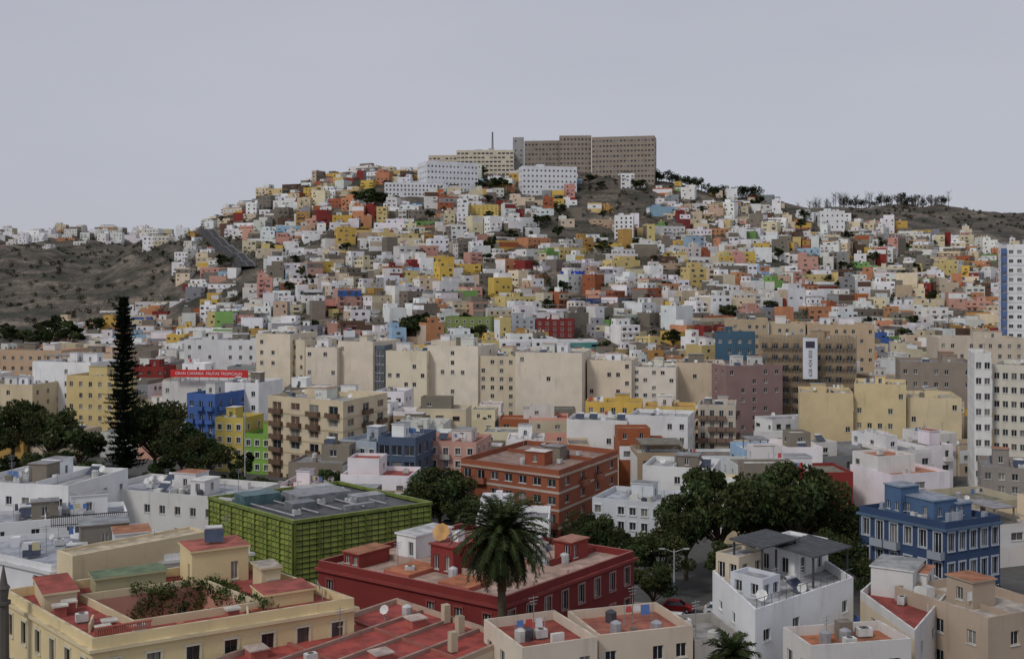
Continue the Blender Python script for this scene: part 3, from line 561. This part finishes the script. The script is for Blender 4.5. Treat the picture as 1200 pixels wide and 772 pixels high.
hill_b('green_hill_block',771,868,806,866,222,12,(.27,.38,.14),GREY,3,8,3,skip=.1,n=2)
hill_b('white_hill_block',720,700,742,698,252,12,WHITE,GREY,6,4,3,skip=.1,n=2)
hill_b('white_hill_block',961,830,990,828,247,12,WHITE,GREY,4,5,3,skip=.2,n=2)
mb=MB();x,y=at(577,900);zm=h1(x,y)
for k in range(3): mb.tube((x+math.cos(k*2.09)*1.0,y+math.sin(k*2.09)*1.0,zm-2),(x+math.cos(k*2.09)*.4,y+math.sin(k*2.09)*.4,zt(155,900)),.38,.28,4,(.09,.085,.085),2)
for k in range(16): mb.cyl(x,y,zm+k*2,.9-.03*k,.9-.03*k,.18,6,(.1,.09,.09),2)
mb.build('radio_mast')
# ================================================================ HILLSIDE HOUSES
PAL=[(WHITE,34),(OFFW,12),(CREAM,12),(BEIGE,7),(YEL,5),((.58,.46,.2),5),(OCH,4),(PINK,3.8),(SALM,4.2),((.5,.36,.26),3),(RED,3),(TERR,4),(BLUE,.8),(LBLUE,2.2),(GREEN,1.2),(GREY,5),(CONC,11),(TEAL,.6),(BROWN,3),((.55,.15,.03),1.0)]
def pick(pal=PAL):
    t=R.uniform(0,sum(w for _,w in pal))
    for c,w in pal:
        t-=w
        if t<=0: return c
    return pal[0][0]
def house(name,cx,cy,w,d,ang,z0,fl,det,fh=3.0,pal=PAL,found=8):
    wall=jit(pick(pal),.14); side=wall if R.random()<.5 else jit(pick([(WHITE,2.5),(CONC,5),(BEIGE,2),(OFFW,2),(GREY,1.5)]),.12)
    roof=jit(pick([(ROOFG,5),(OFFW,2.5),(ROOFT,1.8),(ROOFR,.8),(CONC,3.5)]),.15)
    par=R.uniform(.4,1.2);mb=MB();P=rectp(cx,cy,w,d,ang);zr=z0+fl*fh;z1=zr+par
    trim=jit(R.choice([WHITE,wall,OFFW])) if det and R.random()<.35 else None
    fr=R.choice([(.6,.6,.6),(.6,.6,.6),(.12,.07,.04),(.08,.15,.1)])
    ba=R.choice([0,0,.3,.7]) ; ww=R.uniform(.9,1.9);plain=R.choice([.1,.25,.5,.8]) if not det else R.choice([.05,.12,.35])
    two=jit(pick(pal)) if R.random()<.18 else None
    for i in range(4):
        wc=wall if i==0 else side
        ln=w if i%2==0 else d
        nc=max(1,int(ln/R.uniform(2.6,4.2))) 
        if i==2 and not det: nc=0
        sk=plain if i==0 else R.choice([.4,.8,1.])
        if two and fl>1:
            zm_=z0+(fl-1)*fh
            facade(mb,P[i],P[(i+1)%4],z0,zm_,wc,nc,fl-1,ww=ww,wh=1.4,det=det,skip=sk,frame=fr,balc=ba if i==0 else 0,rand=.8)
            facade(mb,P[i],P[(i+1)%4],zm_,zr,two if i==0 else wc,nc,1,ww=ww,wh=1.4,det=det,skip=sk,frame=fr,balc=ba if i==0 else 0,rand=.8)
        else: facade(mb,P[i],P[(i+1)%4],z0,zr,wc,nc,fl,ww=ww,wh=1.4,det=det,skip=sk,trim=trim if i==0 else None,frame=fr,balc=ba if i==0 else 0,rand=.8)
        if found:
            a,b2=P[i],P[(i+1)%4]; mb.face([(a[0],a[1],z0-found),(b2[0],b2[1],z0-found),(b2[0],b2[1],z0),(a[0],a[1],z0)],wc if R.random()<.4 else CONC)
    ring(mb,P,zr,z1,.2,wall,0,jit(wall))
    mb.face([(p[0],p[1],zr+.01) for p in inset(P,.18)],roof)
    rr=R.random()
    if rr<.45 and w>6:
        s=R.uniform(.35,.75);off=R.choice([-1,1])*(1-s)/2*w*.9;t=R.uniform(.4,.8)
        ox,oy=off,(1-t)/2*d*.85;c,s_=math.cos(ang),math.sin(ang)
        pp=rectp(cx+ox*c-oy*s_,cy+ox*s_+oy*c,w*s,d*t,ang);hc=jit(R.choice([wall,wall,WHITE,CONC,OFFW]))
        for i in range(4): facade(mb,pp[i],pp[(i+1)%4],zr+.01,zr+2.8,hc,max(1,int(w*s/3)) if i!=2 or det else 0,1,ww=1.1,det=det,skip=.4,rand=.7)
        ring(mb,pp,zr+2.8,zr+3.3,.18,hc); mb.face([(p[0],p[1],zr+2.81) for p in inset(pp,.15)],jit(roof))
        clutter(mb,inset(pp,.5),zr+2.81,wall,R.randint(0,2),False,det); clutter(mb,inset(P,.6),zr+.01,wall,R.randint(0,2),False,det)
    elif rr<.55: # open shelter on posts
        s=R.uniform(.4,.8);pp=rectp(cx,cy,w*s,d*s,ang)
        for p in pp: mb.box(p[0],p[1],zr,.22,.22,2.4,ang,CONC)
        mb.prism(inset(pp,-.3),zr+2.4,zr+2.6,jit(CONC),0,jit(R.choice([CONC,TERR,GREY])),True)
        clutter(mb,inset(P,.6),zr+.01,wall,R.randint(1,3),False,det)
    else: clutter(mb,inset(P,.6),zr+.01,wall,R.randint(1,4),R.random()<.5,det)
    mb.build(name)
def afield(x,y): return .36*math.sin(x*.011+1.3)+.34*math.sin(y*.013+x*.004)+.2*math.sin(x*.05+y*.02)
cnt=0
RP=[(690,291),(735,279),(780,265),(825,252),(865,242)]
Y=452.
while Y<902:
    step=R.uniform(10,13) if Y<650 else R.uniform(11,14)
    x=at(-110,Y)[0]+R.uniform(0,8)
    xmax=at(1310,Y)[0]
    while x<xmax:
        w=R.choice([R.uniform(5,8),R.uniform(7,11),R.uniform(9,14),R.uniform(13,22)]); cx=x+w/2; x+=w+R.choice([0,0,.4,1.2,3.0])
        cy=Y+R.uniform(-3.5,3.5)+3*math.sin(cx*.05); b=600+F*cx/cy
        lim=np.interp(cy,[450,560,640,730,850,900],[-200,-20,85,190,215,200])
        if b<lim: continue
        pr=.97
        if 672<b<772 and cy>745: pr=.07
        if 772<=b<890 and cy>825: pr=.3
        if 890<=b<1000 and cy>845: pr=.4
        if 590<b<680 and 775<cy<870: pr=.4
        if 605<b<692 and 685<cy<755: pr=.25
        if 350<b<450 and 770<cy<800: pr=.6
        if b>1000 and cy>np.interp(b,[1000,1200],[900,850]): pr=.0
        if 190<b<240 and cy>660: pr=.55
        if 655<cy<870:
            rb=np.interp(cy,[p[0] for p in RP],[p[1] for p in RP])
            if -8-w*.9<b-rb<8+w*.9: continue
        if math.sin(cx*.037+2)*math.sin(cy*.045+cx*.01)>.76: pr=.35
        if R.random()>pr: continue
        d=R.uniform(7.5,11); ang=afield(cx,cy)+R.uniform(-.08,.08)
        P=rectp(cx,cy,w,d,ang)
        if clash(P): continue
        z0=min(h1(*p) for p in P)+.3
        fl=R.choice([1,1,2,2,2,3,3,4]) if cy<870 else R.choice([1,1,2,3])
        if w>13: fl=min(fl,2)
        if 590<cy<660 and 255<b<300: fl=1
        house('hillside_house',cx,cy,w,d,ang,z0,fl,False,2.9,found=7); cnt+=1
    Y+=step
for k in range(230):
    b=R.uniform(-90,215);D=R.uniform(1240,1420) if b<170 else R.uniform(900,960)
    if R.random()<.25 : D=R.uniform(1150,1240)
    cx,cy=at(b,D);w=R.uniform(9,20);P=rectp(cx,cy,w,11,0)
    if clash(P): continue
    reg(P); house('ridge_house',cx,cy,w,11,R.uniform(-.2,.2),min(h1(*p) for p in P),R.choice([1,2,3,4]),False,3.4,[(WHITE,6),(OFFW,4),(CREAM,2),(BEIGE,1),(SALM,.4)])
print('hill houses',cnt)
# ================================================================ CITY FILL
PAL2=[(WHITE,34),(OFFW,14),(CREAM,16),(BEIGE,12),(YEL,3),(OCH,3),(PINK,3),(TERR,3.5),(RED,1),(GREY,5),(CONC,6),(LBLUE,1.5),(TAN,5)]
Y=178.;c2=0
while Y<448:
    x=at(-140,Y)[0];xmax=at(1340,Y)[0]
    while x<xmax:
        w=R.uniform(6,15);cx=x+w/2;x+=w+R.choice([0,0,.3,1,4]);cy=Y+R.uniform(-2,2);b=600+F*cx/cy
        if b<330 and 196<cy<280: continue
        if 455<b<575 and cy<206: continue
        if 670<b<745 and cy<200: continue
        d=R.uniform(9,12.5);ang=-.06+.14*math.sin(cx*.02)+(.25 if cx>60 else 0)
        P=rectp(cx,cy,w,d,ang)
        if clash(P): continue
        if cy<235: fl=R.choice([2,3,3,3]) if b>330 else R.choice([1,2])
        elif cy<330: fl=R.choice([2,2,3,3,4]) if b>850 or b<560 else R.choice([1,2,2,2,3])
        else: fl=R.choice([3,4,5,5,6]) if (b>850 or b<300) else R.choice([3,4,4,5])
        if b>1125 and cy<225: fl=2
        reg(P)
        house('city_house',cx,cy,w,d,ang,0,fl,True,R.uniform(2.9,3.2),PAL2,0);c2+=1
    Y+=R.uniform(12,14.5)
print('city houses',c2)
# ================================================================ VEGETATION
def leaves(mb,cen,rad,n,size,base,flat=.8):
    cen=np.array(cen,float)
    d=NR.normal(size=(n,3));d/=np.linalg.norm(d,axis=1)[:,None];r=NR.uniform(.55,1.05,n)**.6
    p=cen+d*(r*rad)[:,None]*np.array([1,1,flat])
    a=NR.normal(size=(n,3))+d*.6;a/=np.linalg.norm(a,axis=1)[:,None]
    t=np.cross(a,NR.normal(size=(n,3)));t/=np.linalg.norm(t,axis=1)[:,None]+1e-9;w=np.cross(a,t)
    s=size*NR.uniform(.6,1.4,n)[:,None];k=NR.uniform(.6,1.45,n);cl=NR.uniform(.55,1.6);yl=NR.uniform(.85,1.3)
    A=p-t*s;B=p-w*s*.5;C=p+t*s;Dd=p+w*s*.5
    for i in range(n):
        c=(base[0]*k[i]*cl*yl,base[1]*k[i]*cl,base[2]*k[i]*cl)
        mb.face([tuple(A[i]),tuple(B[i]),tuple(C[i]),tuple(Dd[i])],c,3)
def tree_mesh(name,H,rad,lobes,per,size,base,seed):
    R.seed(seed);NR.seed(seed);mb=MB();bk=(.09,.07,.05);tz=H*.32
    mb.tube((0,0,-.5),(0.1,0,tz),H*.035,H*.022,8,bk,4)
    for k in range(lobes):
        ph=6.283*k/lobes*2.4+R.uniform(-.3,.3);el=R.uniform(-.35,1.1);rr=rad*R.uniform(.45,1.0)*math.cos(el*.9)
        c=(math.cos(ph)*rr,math.sin(ph)*rr,H*.60+math.sin(el)*H*.32*R.uniform(.7,1.2))
        mb.tube((0.1,0,tz*R.uniform(.8,1)),c,H*.012,H*.004,5,bk,4)
        leaves(mb,c,rad*R.uniform(.18,.38),per,size,base,.75)
    leaves(mb,(0,0,H*.6),rad*.5,per,size,base,.7)
    return mb.build(name)
tm=[tree_mesh('leafy_shade_tree',10,5,28,250,.25,(.040,.054,.020),s) for s in(1,2,3)]
tb=[tree_mesh('leafy_street_tree',10,4,16,100,.42,(.034,.050,.018),s) for s in(4,5)]
for o_ in tm+tb: o_.location=(0,-300,0)
used=set()
def put(lst,nm,b,D,H,wd=1.,z=None):
    src=R.choice(lst)
    if src.name in used: o=bpy.data.objects.new(nm,src.data);bpy.context.scene.collection.objects.link(o)
    else: o=src;used.add(src.name)
    x,y=at(b,D);o.location=(x,y,h1(x,y) if z is None else z);s=H/10;o.scale=(s*wd,s*wd,s);o.rotation_euler=(0,0,R.uniform(0,6.28));return o
R.seed(77);NR.seed(77)
for b,D,H,w in((772,158,9,1.),(804,166,13,.85),(844,168,17,.9),(890,174,12,1.),(934,168,17.5,.9),(972,172,12,.9),(765,148,7,1),(905,156,8,1),(985,158,9,.9),(1018,152,7,1),(860,155,8,1.),(1140,139,7,1),(1166,141,6,1),(1122,143,6,1),
    (515,193,12.5,1.05),(538,188,9,1),(492,196,9,1),(700,176,7.5,1),(722,174,6,1),(686,180,7,1),(475,205,7,1)):
    put(tm,'leafy_shade_tree',b,D,H,w)
for b,D,H,w in((15,264,17,.85),(60,256,15,.9),(92,246,12,1.1),(182,250,18,.85),(212,244,14,.9),(240,240,11,1),(50,236,9,1.1),(190,228,9,1.),(110,226,8,1.1),(225,224,7,1),(10,238,8,1.1),(270,222,7,1.1),(300,214,7,1),(-20,250,14,1),(330,208,7,1),(240,206,6,1),(385,212,9,1),(405,208,8,1),(375,207,7,1),(60,212,6,1),(130,215,6,1),(285,240,8,.9)):
    put(tm if H>12 else tm+tb,'leafy_street_tree',b,D,H,w)
L1=[(66,560,22,1.1),(85,575,15,1.2),(48,580,14,1.2),(12,600,12,1.3),(30,590,11,1.2),(-20,600,12,1.2),(95,500,10,1.2),(60,500,9,1.3),(110,620,12,1.2),(130,690,9,1.2),(20,520,9,1.2),(5,640,10,1.4),(50,660,9,1.4),(480,500,14,1.3),(494,498,15,1.2),(468,500,11,1.2),(506,502,11,1.2),(430,790,15,1.5),(440,780,13,1.4),(418,800,12,1.3),(448,785,11,1.3),(565,505,7,1.3),(550,505,6,1.3),(575,822,13,1.4),(588,826,12,1.4),(566,824,10,1.4),(355,640,10,1),(1020,330,10,1.2),(1035,325,9,1.2),(710,480,7,1.4),(150,520,8,1.2),(690,850,8,1.6),(705,840,7,1.6),(745,835,8,1.5),(640,735,7,1.5),(660,730,8,1.5)]
for k in range(90): L1.append((R.uniform(240,1100),R.uniform(480,880),R.uniform(6,10),R.uniform(1,1.5)))
for b,D,H,w in L1: put(tb,'leafy_hill_tree',b,D,H,w)
def mass(name,spots,base,size,per):
    mb=MB()
    for b,D,H,r in spots:
        x,y=at(b,D);z=h1(x,y);mb.tube((x,y,z-1),(x,y,z+H*.6),.25,.12,5,(.08,.06,.05),4)
        for k in range(4): leaves(mb,(x+R.uniform(-r,r)*.6,y+R.uniform(-r,r)*.6,z+H*R.uniform(.35,.8)),r*R.uniform(.4,.7),per,size,base,.9)
    mb.build(name)
mass('ridge_trees',[(R.uniform(752,892),R.uniform(885,910),R.uniform(7,13),R.uniform(2.5,4.5)) for k in range(75)],(.022,.032,.014),.55,45)
mass('ridge_trees',[(R.uniform(985,1115),R.uniform(1120,1160),R.uniform(8,15),R.uniform(3,5)) for k in range(60)],(.03,.035,.022),.6,34)
mass('hillside_scrub',[(R.uniform(-80,235),R.uniform(700,1230),R.uniform(1.5,3.5),R.uniform(2,3.5)) for k in range(380)],(.036,.038,.02),.6,12)
mass('hillside_scrub',[(R.uniform(990,1300),R.uniform(930,1150),R.uniform(1.2,2.4),R.uniform(1.5,2.5)) for k in range(220)]+[(R.uniform(675,990),R.uniform(755,890),R.uniform(1.5,3),R.uniform(1.5,2.5)) for k in range(110)],(.036,.038,.022),.5,12)
mass('hillside_gardens',[(R.uniform(240,1290),R.uniform(460,860),R.uniform(3,7),R.uniform(2,3)) for k in range(260)],(.028,.042,.016),.5,24)
mb=MB()
for k in range(40):
    b=R.uniform(935,1010) if k<22 else R.uniform(1000,1115);x,y=at(b,1125);z=h1(x,y)-1;H=R.uniform(9,19)
    mb.tube((x,y,z),(x,y,z+H*.8),.3,.12,4,(.1,.09,.085),4)
    for j in range(34):
        t=R.uniform(.3,.85);a=R.uniform(0,6.28);l=R.uniform(1.5,4.5);mb.tube((x,y,z+H*t),(x+math.cos(a)*l,y+math.sin(a)*l,z+H*t+l*1.1),.13,.04,3,(.11,.1,.095),4)
mb.build('bare_ridge_trees')
# retaining terraces on the bare slopes
mb=MB()
spots=[(R.uniform(-60,190),R.uniform(760,1150),R.uniform(20,60)) for k in range(18)]+[(R.uniform(685,760),R.uniform(760,870),R.uniform(15,30)) for k in range(7)]+[(R.uniform(620,680),R.uniform(690,750),R.uniform(12,24)) for k in range(5)]
for b,D,w_ in spots:
    x,y=at(b,D);n_=8
    for j in range(n_):
        xa=x+w_*(j/n_-.5);xb=x+w_*((j+1)/n_-.5);za=h1(xa,y);zb=h1(xb,y)
        mb.face([(xa,y,za-1),(xb,y,zb-1),(xb,y,zb+1.4),(xa,y,za+1.4)],jit((.16,.14,.115)));mb.face([(xa,y,za+1.4),(xb,y,zb+1.4),(xb,y+2.5,zb+1.4),(xa,y+2.5,za+1.4)],(.13,.11,.085))
mb.build('stone_terrace_walls')
mb=MB();x,y=at(145,243);H=zt(345,243);mb.tube((x,y,-.3),(x,y,H),.5,.06,8,(.07,.055,.045),4)
zz=4.
while zz<H-.4:
    f=(zz)/H;r=(5.2*(1-f)**.5+.45)*R.uniform(.75,1.1);nb=8
    a0=R.uniform(0,6)
    for k in range(nb):
        a=a0+6.283*k/nb+R.uniform(-.2,.2);l=r*R.uniform(.65,1.08);e0=np.array((x,y,zz));e1=np.array((x+math.cos(a)*l,y+math.sin(a)*l,zz+l*.12))
        mb.tube(e0,e1,.06,.03,3,(.05,.045,.035),4)
        for j in range(17):
            t=(j+1)/17;p=e0*(1-t)+e1*t+NR.normal(size=3)*.1;dv=np.array((math.cos(a+1.57),math.sin(a+1.57),.25))*(.6*(1.45-t));w=np.array((math.cos(a),math.sin(a),.6))*.28;c=R.uniform(.6,1.5)
            mb.face([tuple(p-dv),tuple(p-w),tuple(p+dv),tuple(p+w)],(.017*c,.028*c,.015*c),3)
            mb.face([tuple(p-w-(0,0,.3)),tuple(p+dv*.5),tuple(p+w+(0,0,.3)),tuple(p-dv*.5)],(.015*c,.024*c,.014*c),3)
    zz+=R.uniform(.85,1.35)*(1.1-.4*f)
mb.build('norfolk_island_pine')
def palm(name,b,D,zc,rl,nf,trunk=.42,base=(.03,.043,.015),lw=.08):
    mb=MB();x,y=at(b,D);z0=h1(x,y)
    seg=14
    for k in range(seg):
        a=z0+(zc-z0)*k/seg;bb=z0+(zc-z0)*(k+1)/seg;mb.tube((x,y,a),(x,y,bb),trunk*1.12,trunk*.95,9,jit((.11,.085,.06),.2),4)
    mb.cyl(x,y,zc-1.2,trunk,trunk*1.9,1.0,9,(.12,.085,.04),4)
    for k in range(nf):
        a=k*2.39996+R.uniform(-.1,.1);el=1.35-2.2*(k/nf)+R.uniform(-.12,.12);l=rl*R.uniform(.88,1.08);n=13;p=np.array((x,y,zc));cc=R.uniform(.7,1.4);dead=k>nf*.93
        bs=(.12,.08,.04) if dead else base
        for j in range(n):
            t=j/n;e=el-1.25*t*t-.25*t;d=np.array((math.cos(a)*math.cos(e),math.sin(a)*math.cos(e),math.sin(e)));q=p+d*l/n
            mb.tube(p,q,.045*(1-t)+.012,.045*(1-t)+.01,3,(.09,.1,.04),4)
            sd=np.array((-math.sin(a),math.cos(a),0));up=np.cross(d,sd)
            for s in(-1,1):
                for h in(0,.33,.66):
                    o=p+(q-p)*h;ll=.66*math.sin(math.pi*(min(1,t*.85+.12)))**.6+.08
                    tip=o+sd*s*ll*.75+d*ll*.55-np.array((0,0,.25*ll))+up*R.uniform(-.1,.2);w=d*lw;c=cc*R.uniform(.7,1.3)
                    mb.face([tuple(o-w),tuple(o+w),tuple(tip+w*.3),tuple(tip-w*.3)],(bs[0]*c,bs[1]*c,bs[2]*c),3)
            p=q
    mb.build(name)
palm('canary_date_palm',588,110.5,zt(628,110.5),5.7,150,.42)
palm('young_palm',858,93,zt(768,93),2.6,34,.2)
palm('slender_palm',59,540,h1(*at(59,540))+9,3,22,.25);palm('slender_palm',555,250,9,2.2,18,.15)
mb=MB()
for k in range(100):
    f=R.random();s=.73+R.uniform(-.05,.02);t=.18+.56*f;x,y=cq(s,t);leaves(mb,(x,y,czr+.9-R.uniform(0,1)*3*(.4+.6*R.random())),R.uniform(.4,.9),45,.13,(.04,.075,.018),.8)
for k in range(60):
    x,y=cq(R.uniform(.42,.72),.73);leaves(mb,(x,y,czr+.8-R.uniform(0,3)),R.uniform(.4,.8),45,.13,(.04,.075,.018),.8)
mb.build('climbing_ivy')
# ================================================================ ROADS, KERBS, CARS, LAMPS
def strip(name,pts,w,z,col,h=0,off=0):
    mb=MB()
    for (a,b) in zip(pts[:-1],pts[1:]):
        l=math.hypot(b[0]-a[0],b[1]-a[1]);u=((b[0]-a[0])/l,(b[1]-a[1])/l);n=(-u[1],u[0])
        P=[(a[0]+n[0]*(off-w/2),a[1]+n[1]*(off-w/2)),(b[0]+n[0]*(off-w/2),b[1]+n[1]*(off-w/2)),(b[0]+n[0]*(off+w/2),b[1]+n[1]*(off+w/2)),(a[0]+n[0]*(off+w/2),a[1]+n[1]*(off+w/2))]
        if h: mb.prism(P,-.05,h,col)
        else: mb.face([(*p,z) for p in P],col)
    return mb.build(name)
road1=[(5,111.5),(28,139.5)];road2=[(-10,150),(20,148),(58,137.5),(130,118)];road3=[(-200,214),(-70,206),(-20,200),(20,192)]
for nm,r,w in(('side_street_road',road1,6),('avenue_road',road2,8),('avenue_road',road3,10)):
    strip(nm,r,w,.006 if w!=6 else .012,(.05,.05,.052))
    if w!=6:
        for s in(-1,1): strip('pavement',r,1.8,0,(.24,.22,.2),.13,s*(w/2+.9))
    mb=MB()
    for a,b in zip(r[:-1],r[1:]):
        l=math.hypot(b[0]-a[0],b[1]-a[1]);u=((b[0]-a[0])/l,(b[1]-a[1])/l)
        for k in range(int(l/4)): mb.face([(*p,.018) for p in rectp(a[0]+u[0]*(k*4+1),a[1]+u[1]*(k*4+1),2,.13,math.atan2(u[1],u[0]))],(.7,.7,.7))
    mb.build('lane_markings')
def car(x,y,ang,col,z=.02):
    mb=MB();c,s=math.cos(ang),math.sin(ang)
    def T(u,v,w): return (x+u*c-v*s,y+u*s+v*c,z+w)
    sec=[(-2.1,.35,.62,.72),(-2.0,.25,.88,.82),(-1.3,.22,.95,.87),(0,.22,.96,.88),(.9,.22,.92,.87),(1.7,.24,.78,.84),(2.1,.3,.6,.72)]
    def loop(q): return [T(q[0],-q[3],q[1]),T(q[0],q[3],q[1]),T(q[0],q[3]*.97,q[2]),T(q[0],-q[3]*.97,q[2])]
    for a,b in zip(sec[:-1],sec[1:]):
        A=loop(a);B=loop(b)
        for i in range(4): mb.face([A[i],B[i],B[(i+1)%4],A[(i+1)%4]],col,2)
    mb.face(loop(sec[0]),col,2);mb.face(loop(sec[-1])[::-1],col,2)
    lo=[(-1.75,-.8),(.95,-.8),(.95,.8),(-1.75,.8)];hi=[(-1.25,-.62),(.25,-.62),(.25,.62),(-1.25,.62)]
    for i in range(4):
        j=(i+1)%4;mb.face([T(*lo[i],.93),T(*lo[j],.93),T(*hi[j],1.42),T(*hi[i],1.42)],(.02,.025,.03),1)
    mb.face([T(*p,1.43) for p in hi],col,2)
    for p,q in zip(lo,hi): mb.tube(T(*p,.93),T(*q,1.43),.05,.05,4,col,2)
    for u in(-1.3,1.3):
        for v in(-.86,.86):
            mb.tube(T(u,v-.1,.31),T(u,v+.1,.31),.32,.32,12,(.015,.015,.015),2)
            for q in(-.11,.11):
                mb.face([T(u+.3*math.cos(k*.785),v+q,.31+.3*math.sin(k*.785)) for k in range(8)],(.03,.03,.03),2)
                mb.face([T(u+.17*math.cos(k*.785),v+q*1.05,.31+.17*math.sin(k*.785)) for k in range(8)],(.4,.4,.4),2)
    for v in(-.6,.6): mb.box(*T(2.05,v,0)[:2],z+.55,.12,.3,.14,ang,(.6,.6,.6),1);mb.box(*T(-2.08,v,0)[:2],z+.65,.1,.25,.16,ang,(.4,.02,.02),1)
    mb.build('parked_car')
CC=[(.6,.6,.6),(.55,.56,.58),(.03,.03,.035),(.3,.02,.02),(.04,.08,.25),(.2,.2,.21),(.65,.65,.63)]
def road_cars(r,off,n,seed):
    R.seed(seed)
    for a,b in zip(r[:-1],r[1:]):
        l=math.hypot(b[0]-a[0],b[1]-a[1]);u=((b[0]-a[0])/l,(b[1]-a[1])/l);k=2
        while k<l-3:
            if R.random()<n: car(a[0]+u[0]*k-u[1]*off,a[1]+u[1]*k+u[0]*off,math.atan2(u[1],u[0])+(3.14 if R.random()<.4 else 0),R.choice(CC))
            k+=5.6
road_cars(road2,2.9,.75,3);road_cars(road2,-2.9,.7,4);road_cars(road1,-2,.6,5);road_cars(road3,3.8,.6,6);road_cars(road3,-3.8,.4,9)
def lamp(name,b,D,H,z=0):
    mb=MB();x,y=at(b,D);mb.cyl(x,y,z,.16,.08,H,8,(.35,.36,.37),2);mb.cyl(x,y,z,.28,.22,.5,8,(.3,.3,.3),2)
    for s in(-1,1):
        mb.tube((x,y,z+H-.4),(x+s*1.4,y,z+H+.1),.05,.04,6,(.35,.36,.37),2);mb.box(x+s*1.7,y,z+H,.8,.3,.14,0,(.4,.4,.4),2)
    mb.build(name)
lamp('tall_street_lamp',287,232,zt(445,232))
for b,D in((790,152),(880,150),(1100,136),(110,212),(200,208),(340,203)): lamp('street_lamp',b,D,8)
mb=MB();x,y=at(4,104);G_=(.10,.09,.08);mb.cyl(x,y,9,.55,.5,5.5,8,G_);mb.cyl(x,y,14.5,.7,.7,.3,8,G_);mb.cyl(x,y,14.8,.4,.55,1.2,8,G_);mb.cyl(x,y,16,.65,.45,.3,8,G_);mb.cyl(x,y,16.3,.4,.05,1.9,8,G_);mb.cyl(x,y,0,.8,.7,9,8,G_)
mb.build('stone_pinnacle')
mb=MB();W=[at(p[1],p[0]) for p in RP]
for i in range(len(W)-1):
    for j in range(8):
        f0=j/8;f1=(j+1)/8;a=(W[i][0]*(1-f0)+W[i+1][0]*f0,W[i][1]*(1-f0)+W[i+1][1]*f0);b=(W[i][0]*(1-f1)+W[i+1][0]*f1,W[i][1]*(1-f1)+W[i+1][1]*f1)
        za,zb=h1(*a)+2.2,h1(*b)+2.2
        mb.face([(a[0]-4.5,a[1],za),(a[0]+4.5,a[1],za),(b[0]+4.5,b[1],zb),(b[0]-4.5,b[1],zb)],(.05,.05,.055))
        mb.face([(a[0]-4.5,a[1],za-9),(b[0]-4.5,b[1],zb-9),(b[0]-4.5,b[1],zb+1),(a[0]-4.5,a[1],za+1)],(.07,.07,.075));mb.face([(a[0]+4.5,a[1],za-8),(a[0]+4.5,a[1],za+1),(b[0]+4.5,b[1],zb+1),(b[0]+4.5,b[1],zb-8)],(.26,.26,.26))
        mb.tube((a[0],a[1],za+.05),(b[0],b[1],zb+.05),.12,.12,4,(.3,.3,.3),2)
        if j%4==0: mb.cyl(a[0]+4.2,a[1],za,.12,.08,6,5,(.3,.3,.3),2)
mb.build('hillside_road')
# ================================================================ LIGHT, SKY, CAMERA
w=bpy.data.worlds.new('World');bpy.context.scene.world=w;w.use_nodes=True;N=w.node_tree.nodes;L=w.node_tree.links
bg=N['Background'];sk=N.new('ShaderNodeTexSky');sk.sky_type='NISHITA';sk.sun_disc=False;EL,AZ=math.radians(46),math.radians(222)
sk.sun_elevation=EL;sk.sun_rotation=AZ
tc=N.new('ShaderNodeTexCoord');mp=N.new('ShaderNodeMapping');mp.inputs['Scale'].default_value=(1,1,4);L.new(tc.outputs['Generated'],mp.inputs[0])
nn=N.new('ShaderNodeTexNoise');nn.inputs['Scale'].default_value=1.6;nn.inputs['Detail'].default_value=5;L.new(mp.outputs[0],nn.inputs['Vector'])
cr=N.new('ShaderNodeValToRGB');L.new(nn.outputs[0],cr.inputs[0]);cr.color_ramp.elements[0].position=.3;cr.color_ramp.elements[0].color=(.435,.45,.515,1);cr.color_ramp.elements[1].position=.7;cr.color_ramp.elements[1].color=(.49,.502,.565,1)
sc=N.new('ShaderNodeVectorMath');sc.operation='SCALE';sc.inputs['Scale'].default_value=10.;L.new(cr.outputs[0],sc.inputs[0])
mx=N.new('ShaderNodeMix');mx.data_type='RGBA';mx.inputs['Factor'].default_value=.94;L.new(sk.outputs[0],mx.inputs['A']);L.new(sc.outputs[0],mx.inputs['B']);L.new(mx.outputs['Result'],bg.inputs['Color']);bg.inputs['Strength'].default_value=.1
sd=bpy.data.lights.new('sun','SUN');sd.energy=1.4;sd.angle=math.radians(11);sd.color=(1,.96,.9);so=bpy.data.objects.new('sun',sd);bpy.context.scene.collection.objects.link(so)
from mathutils import Vector
dv=Vector((math.sin(AZ)*math.cos(EL),math.cos(AZ)*math.cos(EL),math.sin(EL)))
so.rotation_euler=dv.to_track_quat('Z','Y').to_euler()
cd=bpy.data.cameras.new('camera');cd.sensor_width=36;cd.lens=F/1200*36;cd.shift_y=-56/1200;cd.clip_end=20000;cd.clip_start=.5
co=bpy.data.objects.new('camera',cd);co.location=(0,0,CZ);co.rotation_euler=(math.pi/2,0,0);bpy.context.scene.collection.objects.link(co);bpy.context.scene.camera=co
s=bpy.context.scene;s.view_settings.view_transform='Standard';s.view_settings.look='None';s.view_settings.exposure=0
